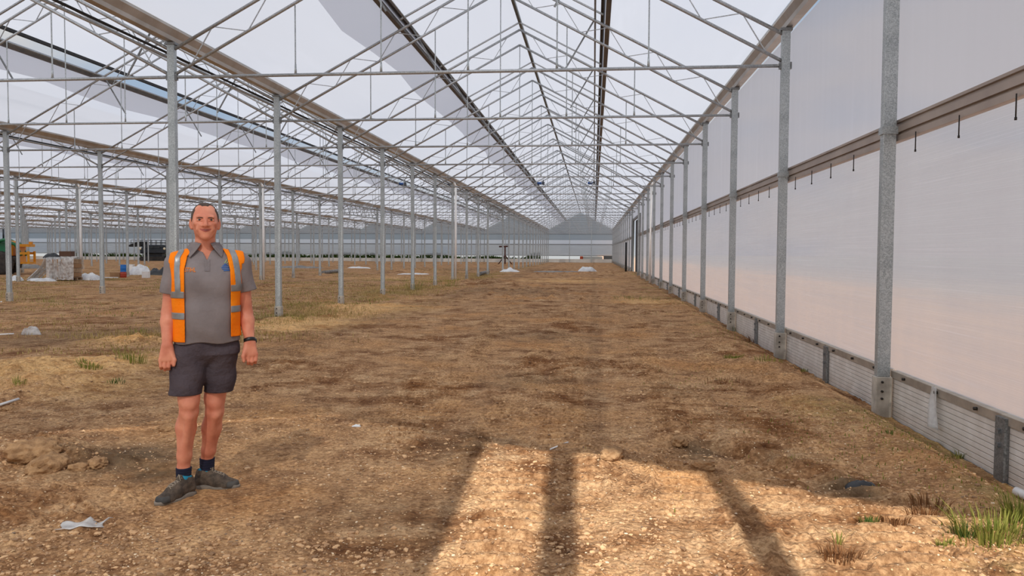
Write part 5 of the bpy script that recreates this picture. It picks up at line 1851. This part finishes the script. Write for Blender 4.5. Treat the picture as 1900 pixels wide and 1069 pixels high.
# --- hair, brows, lips, eyes
H = Field((hx - 0.13, -0.16, zchin - 0.02), (hx + 0.13, 0.17, zt + 0.03), 0.0028)
head(H, 0.0026)
H.ell(hp(0, -0.112, zeye + 0.004), (0.0715, 0.120, 0.098), 0.003, 'sub')
for s in (-1, 1):
    H.ell(hp(s * 0.040, -0.080, zt - 0.030), (0.027, 0.085, 0.026), 0.004, 'sub')
X, Y, Z = H.all()
H.f = np.maximum(H.f, np.maximum(zeye - 0.010 - 0.6 * np.clip(Y - HOFF, -0.1, 0.06) - Z, -(Y - HOFF + 0.026 + np.clip((Z - zeye - 0.055) * 3.0, -0.0, 0.08)))).astype(np.float32)
H.mesh('hair', M['hair'], man, 2)

def on_face(name, mat, pts, radii, off, par=None):
    return MB().path([(hx + x, face_y(x, z, off), z) for x, z in pts], radii, 8).build(name, mat, par or man)
for s in (-1, 1):
    on_face('eyebrow', M['brow'], [(s * 0.013, zeye + 0.0098), (s * 0.022, zeye + 0.0120), (s * 0.033, zeye + 0.0125), (s * 0.046, zeye + 0.0088)], [0.0022, 0.0034, 0.0030, 0.0014], 0.0004)
    eo = MB().lathe([(0, -0.0135), (0.006, -0.012), (0.0105, -0.0085), (0.0132, -0.003), (0.0135, 0.0), (0.0115, 0.007), (0, 0.0135)], 18, (0, 0, 0), 'y').build('eye', M['shaded_eye_white'], man, hp(s * 0.031, -0.0745, zeye + 0.0003))
    MB().lathe([(0, -0.0142), (0.0045, -0.0137), (0.0068, -0.0120), (0, -0.009)], 14, (0, 0, 0), 'y').build('iris', M['iris'], eo)
LP = lambda dz, dy: [(hx + x, y + dy, zmouth + z + dz * (1 - abs(x) / 0.034)) for (x, z), y in zip(SMILE, LIPY)]
MB().path(LP(0.0042, 0.0005), [0.0012, 0.0022, 0.0029, 0.0028, 0.0029, 0.0022, 0.0012], 8).build('upper_lip', M['lip'], man)
MB().path(LP(-0.0072, 0.0008), [0.0012, 0.0026, 0.0036, 0.0040, 0.0036, 0.0026, 0.0012], 8).build('lower_lip', M['lip'], man)
MB().path(LP(-0.001, 0.0035), [0.0015, 0.0026, 0.0030, 0.0030, 0.0030, 0.0026, 0.0015], 8).build('mouth_gap', M['mouth'], man)
MB().path(LP(0.0009, 0.0022)[1:-1], [0.0012, 0.0018, 0.0020, 0.0018, 0.0012], 8).build('teeth', M['tooth'], man)

# --- polo shirt
def folds(X, Y, Z):
    q = 0.0032 * np.sin(34 * Z + 14 * X + 2.0 * np.sin(9 * X)) * np.clip((zhem + 0.30 - Z) * 4, 0, 1)
    q += 0.0035 * np.sin(26 * X + 16 * Z + 1.5 * np.sin(11 * Z)) * np.clip(1 - np.abs(Z - zhem - 0.32) / 0.25, 0, 1)
    q += 0.0025 * np.sin(60 * X - 25 * Z) * np.clip(np.abs(X - tx0) * 9 - 0.9, 0, 1)
    return q
SH_LO, SH_HI = (-0.36, -0.24, zhem - 0.06), (0.40, 0.24, zsh + 0.09)
P = Field(SH_LO, SH_HI, 0.004)
torso(P, 0.0)
hemL, hemR = Lp(316, 545, 0.03), Lp(457, 540, 0.03)
for sh, hm, s in ((shL, hemL, -1), (shR, hemR, 1)):
    P.cone(sh, (hm[0], hm[1], hm[2]), 0.060, 0.057, 0.03)
X, Y, Z = P.all()
P.f += folds(X, Y, Z).astype(np.float32)
# hems: sleeves are cut across, body is cut level
for sh, hm in ((shL, hemL), (shR, hemR)):
    ax = np.array(hm) - np.array(sh); ax = ax / np.linalg.norm(ax)
    cut = (X - hm[0]) * ax[0] + (Y - hm[1]) * ax[1] + (Z - hm[2]) * ax[2]
    sel = np.abs(X - hm[0]) < 0.075
    sel &= (np.abs(X - tx0) > 0.186)
    P.f = np.where(sel & (Z < hm[2] + 0.08), np.maximum(P.f, cut), P.f).astype(np.float32)
P.f = np.maximum(P.f, (zhem + 0.006 * np.sin(30 * X)) - Z).astype(np.float32)
# open neck
neck = np.sqrt((X - ncx) ** 2 + (Y - 0.022) ** 2) - (0.064 + np.clip(Z - zsh, 0, 1) * 0.1)
P.f = np.maximum(P.f, -np.maximum(neck, zsh - 0.045 - Z)).astype(np.float32)
zv = Lp(385, 483.5, -.1)[2]
vcut = np.maximum(np.abs(X - ncx - 0.008) - np.clip((Z - zv) * 0.42, 0, 0.05), np.maximum(zv - Z, Y - 0.0))
P.f = np.maximum(P.f, -vcut).astype(np.float32)
shirt = P.mesh('polo_shirt', M['polo'], man, 2)

def shirt_y(x, z, off=0.0):
    """front surface of the shirt at (x, z)"""
    return P.front(x, z, off)

# collar: standing band folded over, open at the front
C = Field((ncx - 0.14, -0.13, zsh - 0.09), (ncx + 0.14, 0.15, zsh + 0.06), 0.0028)
X, Y, Z = C.all()
top = zsh + 0.074 - 0.30 * np.clip(-(Y - 0.02), 0, 0.1) * 1.1
rr = 0.066 + np.clip((top - Z), 0, 0.08) * 0.62
dist = np.sqrt((X - ncx) ** 2 + ((Y - 0.022) / 1.06) ** 2)
shell = np.abs(dist - rr) - 0.0055
drop = 0.046 + 0.030 * np.clip(-(Y - 0.02) / 0.08, 0, 1)
ang = np.abs(np.arctan2(X - ncx - 0.004, -(Y - 0.022)))
front = (0.36 + 0.30 * np.clip((top - Z) / 0.05, 0, 1.4) - ang) * 0.07
C.f = np.maximum(np.maximum(shell, Z - top), np.maximum(top - drop - Z, front)).astype(np.float32)
C.mesh('collar', M['polo_dark'], shirt, 2)
mb = MB()
zb = zv - 0.005
zb2 = Lp(385, 503, -.1)[2]
xc = ncx + 0.008
pl = [(xc - 0.014, zb + .01), (xc + 0.014, zb + .01), (xc + 0.014, zb2), (xc - 0.014, zb2)]
def plate(pts_xz, off, n=6):
    """thin stitched-on patch following the shirt front"""
    mb_ = MB()
    (x0, z0), (x1, z1), (x2, z2), (x3, z3) = pts_xz
    vs = []
    for lay in (off, -0.002):
        for i in range(n + 1):
            for j in range(3):
                t, u = i / n, j / 2
                xa, za = x0 + (x3 - x0) * t, z0 + (z3 - z0) * t
                xb, zb_ = x1 + (x2 - x1) * t, z1 + (z2 - z1) * t
                x, z = xa + (xb - xa) * u, za + (zb_ - za) * u
                vs.append((x, shirt_y(x, z, lay), z))
    o = (n + 1) * 3
    fs = []
    for i in range(n):
        for j in range(2):
            a = i * 3 + j
            fs.append((a, a + 1, a + 4, a + 3)); fs.append((o + a + 3, o + a + 4, o + a + 1, o + a))
    ring = [i * 3 for i in range(n + 1)] + [n * 3 + 1, n * 3 + 2] + [i * 3 + 2 for i in range(n - 1, -1, -1)] + [1]
    for a, b in zip(ring, ring[1:] + ring[:1]): fs.append((a, b, o + b, o + a))
    return mb_.add(vs, fs)
plate(pl, 0.003).build('placket', M['polo_dark'], shirt)

def wrap_text(txt, px0, px1, py0, py1, mat, name, extra=0.0022, shear=0.15):
    cu = bpy.data.curves.new(name, 'FONT')
    cu.body = txt; cu.size = 1.0; cu.shear = shear; cu.resolution_u = 4; cu.offset = 0.012
    o = bpy.data.objects.new(name, cu); col.objects.link(o)
    bpy.context.view_layer.update()
    me = bpy.data.meshes.new_from_object(o.evaluated_get(bpy.context.evaluated_depsgraph_get()))
    bpy.data.objects.remove(o); bpy.data.curves.remove(cu)
    bm = bmesh.new(); bm.from_mesh(me)
    bmesh.ops.triangulate(bm, faces=bm.faces)
    xs_ = [v.co.x for v in bm.verts]; ys_ = [v.co.y for v in bm.verts]
    a0, a1, b0, b1 = min(xs_), max(xs_), min(ys_), max(ys_)
    lo_, hi_ = Lp(px0, py1, -.1), Lp(px1, py0, -.1)
    for v in bm.verts:
        x = lo_[0] + (v.co.x - a0) / (a1 - a0) * (hi_[0] - lo_[0])
        z = lo_[2] + (v.co.y - b0) / (b1 - b0) * (hi_[2] - lo_[2])
        v.co = (x, shirt_y(x, z, extra), z)
    ex = bmesh.ops.extrude_face_region(bm, geom=list(bm.faces))
    for v in [g for g in ex['geom'] if isinstance(g, bmesh.types.BMVert)]: v.co.y += extra + 0.0015
    bmesh.ops.recalc_face_normals(bm, faces=bm.faces)
    me2 = bpy.data.meshes.new(name); bm.to_mesh(me2); bm.free()
    me2.materials.append(mat)
    return link(name, me2, shirt)
wrap_text('STIHL', 342.5, 363.0, 496.5, 505, M['stitch'], 'lettering')
# small embroidered badge on the other breast
mb = MB()
def stroke(mb, x0, y0, x1, y1, w):
    a, b = Lp(x0, y0, -.1), Lp(x1, y1, -.1)
    n = 4
    pts = []
    for i in range(n + 1):
        x, z = a[0] + (b[0] - a[0]) * i / n, a[2] + (b[2] - a[2]) * i / n
        pts.append((x, shirt_y(x, z, 0.001), z))
    mb.path(pts, w, 6)
for r_ in ((413, 493.5, 423, 493), (411, 496.5, 427, 496), (412, 499.5, 428, 499), (415, 502.5, 428, 502)):
    stroke(mb, *r_, 0.0030)
stroke(mb, 416, 491, 421, 490.5, 0.003)
mb.build('badge', M['logo_blue'], shirt)
mb = MB()
stroke(mb, 417.5, 488.5, 422.5, 480.5, 0.0022); stroke(mb, 422, 489, 426, 483, 0.0022)
mb.build('badge_stripes', M['logo_green'], shirt)

# --- safety vest, hanging open
def vest_field(off, h=0.004):
    V = Field((-0.34, -0.25, zhem - 0.04), (0.38, 0.25, zsh + 0.08), h)
    torso(V, off)
    X, Y, Z = V.all()
    V.f += (folds(X, Y, Z) * 0.6).astype(np.float32)
    return V, X, Y, Z
zvL, zvR = Lp(330, 637, -.1)[2], Lp(443, 625, -.1)[2]
def edge(py_list, px_list):
    z = [Lp(p, q, -.11)[2] for p, q in zip(px_list, py_list)]
    x = [Lp(p, q, -.11)[0] for p, q in zip(px_list, py_list)]
    o = np.argsort(z)
    return np.array(z)[o], np.array(x)[o]
eLz, eLx = edge([640, 590, 545, 500, 475, 458], [343.5, 343, 342, 342, 348, 363])
eRz, eRx = edge([640, 580, 540, 500, 475, 455], [429, 428.5, 428.5, 427, 422, 411])
oLz, oLx = edge([640, 545, 520, 500, 485, 468, 455], [316, 318.5, 319.5, 317, 313, 317, 330])
oRz, oRx = edge([630, 612, 540, 506, 481, 464, 452], [457, 456.5, 451, 449.5, 454.5, 452, 440])
def vest_region(X, Y, Z):
    outer = np.where(X < tx0, np.interp(Z, oLz, oLx) - X, X - np.interp(Z, oRz, oRx)) - 0.004
    outer = np.where((Y < 0.06) & (Z > shL[2] - 0.17), outer, -1)
    inner = np.where(X < tx0, X - np.interp(Z, eLz, eLx), np.interp(Z, eRz, eRx) - X)       # <0: on the panel
    inner = np.where(Y > 0.03, -0.05 + np.clip(Z - zsh, 0, 1), inner)
    low = np.where(X < tx0, zvL, zvR) - Z
    necko = 0.085 - np.sqrt((X - ncx) ** 2 + (Y - 0.025) ** 2)
    arm = np.maximum(np.abs(X - (ncx + tx0) / 2) - 0.222, 0 * X)
    hole = np.where(Z < shL[2] + 0.0, np.abs(X - tx0) - 0.197, -1)
    return np.maximum.reduce([inner, outer, low, necko, np.abs(X - (ncx + tx0) / 2) - 0.232, hole])
V, X, Y, Z = vest_field(0.013)
reg = vest_region(X, Y, Z)
core, _, _, _ = vest_field(0.003)
V.f = np.maximum(np.maximum(V.f, -core.f), reg).astype(np.float32)
vest = V.mesh('safety_vest', M['orange'], man, 1)
# reflective bands
V, X, Y, Z = vest_field(0.0165, 0.003)
reg = vest_region(X, Y, Z)
core, _, _, _ = vest_field(0.008, 0.003)
def band(y0, y1, side):
    z0, z1 = Lp(383, y1, -.11)[2], Lp(383, y0, -.11)[2]
    b = np.maximum(z0 - Z, Z - z1)
    return np.maximum(b, (X - tx0) * side * -1 - 0.0)
left = X < tx0
hb = np.minimum.reduce([band(541, 553.5, -1), band(580, 592.5, -1), band(529.5, 542, 1), band(569, 581.5, 1)])
slz, slx = edge([545, 500, 478, 466], [330, 328, 329, 336])
srz, srx = edge([535, 500, 478, 460], [444, 441, 437, 430])
vb = np.where(left, np.abs(X - np.interp(Z, slz, slx)) - 0.0155, np.abs(X - np.interp(Z, srz, srx)) - 0.0175)
vb = np.maximum(vb, np.where(left, Lp(383, 545, -.11)[2], Lp(383, 535, -.11)[2]) - Z)
rf = np.minimum(hb, vb)
V.f = np.maximum.reduce([V.f, -core.f, reg + 0.001, rf]).astype(np.float32)
V.mesh('reflective_tape', M['reflective'], vest, 1)

# --- shorts
hmL, hmR = Lp(344, 731, 0.0), Lp(405, 726, 0.05)
T = Field((-0.36, -0.22, min(hmL[2], hmR[2]) - 0.04), (0.34, 0.28, zhem + 0.10), 0.004)
zw = np.array([hmL[2] + 0.09, hmL[2] + 0.15, zhem - 0.07, zhem + 0.02, zhem + 0.09])
T.stack(zw, np.array([0.03, 0.10, 0.178, 0.177, 0.168]), np.array([0.03, 0.07, 0.114, 0.112, 0.105]), np.array([-0.025, -0.02, tx0, tx0, tx0]), np.full(5, 0.03), 0.04)
T.cone((hipL[0] + 0.006, 0.025, hipL[2]), hmL, 0.104, 0.094, 0.02)
T.cone((hipR[0] - 0.006, 0.035, hipR[2] - 0.03), hmR, 0.097, 0.086, 0.02)
X, Y, Z = T.all()
T.f += (0.0035 * np.sin(38 * Z + 16 * X + 2 * np.sin(13 * X)) + 0.003 * np.sin(24 * X - 30 * Z)).astype(np.float32)
lc = np.where(X < (hmL[0] + hmR[0]) / 2 + 0.012, hmL[2], hmR[2]) - Z
T.f = np.maximum(T.f, lc).astype(np.float32)
T.cone((hmL[0], hmL[1], hmL[2] - 0.05), (hmL[0], hmL[1], hmL[2] + 0.012), 0.080, 0.080, 0.0, 'sub')
T.cone((hmR[0], hmR[1], hmR[2] - 0.05), (hmR[0], hmR[1], hmR[2] + 0.012), 0.074, 0.074, 0.0, 'sub')
shorts = T.mesh('shorts', M['shorts'], man, 2)

# --- socks and shoes
heelL, toeL = Lp(352, 917, 0.045), Lp(299, 934, -0.10)
heelR, toeR = Lp(371, 908, 0.17), Lp(417, 906, 0.110)
for an, heel, toe, top_px, s in ((anL, heelL, toeL, Lp(341, 867, 0.035), -1), (anR, heelR, toeR, Lp(384.5, 849, 0.16), 1)):
    F = Field((an[0] - 0.09, an[1] - 0.09, -0.0), (an[0] + 0.09, an[1] + 0.09, top_px[2] + 0.04), 0.0035)
    F.cone((an[0], an[1], an[2] - 0.07), (top_px[0], top_px[1] + 0.004, top_px[2] + 0.02), 0.041, 0.0455, 0.01)
    X, Y, Z = F.all()
    F.f += (0.0012 * np.sin(Z * 420)).astype(np.float32)
    F.f = np.maximum(F.f, Z - top_px[2]).astype(np.float32)
    F.mesh('sock', M['sock'], man, 1)
    d = np.array(toe[:2]) - np.array(heel[:2]); L0 = np.linalg.norm(d); d = d / L0
    gz = -0.012
    hb_, tb_ = np.array(heel[:2]), np.array(heel[:2]) + d * 0.205
    nrm = np.array((-d[1], d[0]))
    def pt(t, w, z): q = hb_ + (tb_ - hb_) * t + nrm * w; return (q[0], q[1], z)
    lo = np.minimum(pt(-.3, 0, 0), pt(1.4, 0, 0)) - np.array((.08, .08, .02)); hi = np.maximum(pt(-.3, 0, 0), pt(1.4, 0, 0)) + np.array((.08, .08, .22))
    U = Field(lo, hi, 0.0035)
    U.cone(pt(0.05, 0, gz + 0.054), pt(0.55, 0, gz + 0.054), 0.038, 0.042, 0.02)
    U.cone(pt(0.55, 0, gz + 0.048), pt(1.0, s * 0.004, gz + 0.036), 0.043, 0.030, 0.02)
    U.cone(pt(0.78, 0.016, gz + 0.036), pt(0.98, 0.016, gz + 0.032), 0.030, 0.022, 0.02)
    U.cone(pt(0.78, -0.018, gz + 0.036), pt(0.92, -0.020, gz + 0.032), 0.028, 0.020, 0.02)
    U.cone(pt(0.02, 0, gz + 0.060), pt(0.08, 0, gz + 0.105), 0.037, 0.037, 0.02)
    U.cone(pt(0.20, 0, gz + 0.098), pt(0.66, 0, gz + 0.070), 0.036, 0.027, 0.03)
    U.cone(pt(0.24, 0, gz + 0.11), pt(0.34, 0, gz + 0.132), 0.025, 0.017, 0.02)
    U.cone(pt(0.10, 0, gz + 0.15), pt(0.12, 0, gz + 0.11), 0.034, 0.026, 0.006, 'sub')
    X, Y, Z = U.all()
    U.f = np.maximum(U.f, gz + 0.016 - Z).astype(np.float32)
    shoe = U.mesh('shoe', M['shoe'], man, 2)
    K = Field(lo, hi, 0.0035)
    K.cone(pt(0.02, 0, gz + 0.022), pt(0.6, 0, gz + 0.02), 0.042, 0.042, 0.02)
    K.cone(pt(0.6, 0, gz + 0.02), pt(1.02, s * 0.003, gz + 0.024), 0.047, 0.036, 0.02)
    wave = 0.003 * np.sin((X * d[0] + Y * d[1]) * 150)
    K.f = np.maximum(np.maximum(K.f, Z - (gz + 0.033 + 0.007 * np.sin((X * d[0] + Y * d[1] - hb_ @ d) * 40))), gz - 0.004 + wave - Z).astype(np.float32)
    K.mesh('sole', M['sole'], shoe, 1)
    # toe cap
    Q = Field(lo, hi, 0.0035)
    Q.cone(pt(0.55, 0, gz + 0.047), pt(1.0, s * 0.004, gz + 0.036), 0.044, 0.033, 0.02)
    Q.cone(pt(0.78, 0.016, gz + 0.036), pt(0.98, 0.016, gz + 0.032), 0.031, 0.025, 0.02)
    Q.cone(pt(0.78, -0.018, gz + 0.036), pt(0.92, -0.020, gz + 0.032), 0.030, 0.023, 0.02)
    along = ((X - hb_[0]) * d[0] + (Y - hb_[1]) * d[1]) / 0.205
    Q.f = np.maximum.reduce([Q.f, (0.88 - along) * 0.2, gz + 0.02 - Z, Z - gz - 0.058]).astype(np.float32)
    Q.mesh('toe_cap', M['shoe_toe'], shoe, 1)
    Q = Field(lo, hi, 0.0035)
    Q.cone(pt(0.22, 0, gz + 0.116), pt(0.31, 0, gz + 0.134), 0.023, 0.014, 0.02)
    Q.cone(pt(0.08, 0.012, gz + 0.118), pt(0.24, 0.016, gz + 0.120), 0.020, 0.017, 0.02)
    Q.cone(pt(0.08, -0.012, gz + 0.118), pt(0.24, -0.016, gz + 0.120), 0.020, 0.017, 0.02)
    Q.mesh('tongue', M['shoe_blue'], shoe, 1)
    def up_z(t, w):
        q = pt(t, w, 0); i, j = int(np.searchsorted(U.ax[0], q[0])), int(np.searchsorted(U.ax[1], q[1]))
        c = U.f[i, j, :]; k = len(c) - 1 - int(np.argmax(c[::-1] < 0))
        return U.ax[2][k] + 0.002
    mb = MB()
    for i in range(5):
        t = 0.36 + 0.085 * i
        for a, b in ((-1, 1), (1, -1)):
            w = 0.020
            mb.path([pt(t, a * w, up_z(t, a * w)), pt(t + 0.03, 0, up_z(t + .03, 0) + 0.003), pt(t + 0.06, b * w, up_z(t + .06, b * w))], 0.0028, 6)
    mb.build('laces', M['lace'], shoe)

# --- wrist watch
a_ = np.array(wrR) - np.array(elR); a_ /= np.linalg.norm(a_)
wc = np.array(wrR) - a_ * 0.006
ax = Vector(a_)
w_ob = MB()
prof = [(0.0315, -0.011), (0.0345, -0.009), (0.0345, 0.009), (0.0315, 0.011)]
w_ob.lathe(prof, 24, (0, 0, 0), 'z')
strap = w_ob.build('watch_strap', M['watch'], man, tuple(wc))
strap.rotation_euler = ax.to_track_quat('Z', 'Y').to_euler()
strap.scale = (1.0, 1.0, 1.0)
case = MB().lathe([(0, -0.002), (0.019, -0.002), (0.0205, 0.003), (0.0205, 0.009), (0.017, 0.011), (0.0, 0.011)], 24).build('watch_case', M['watch'], strap)
case.location = (0.027, -0.022, 0)
case.rotation_euler = Vector((0.78, -0.62, 0)).to_track_quat('Z', 'Y').to_euler()
dial = MB().lathe([(0, 0), (0.0145, 0), (0.0145, 0.001), (0, 0.001)], 20).build('watch_dial', M['watch_face'], strap)
dial.location = (0.027 + 0.78 * 0.0112, -0.022 - 0.62 * 0.0112, 0)
dial.rotation_euler = case.rotation_euler
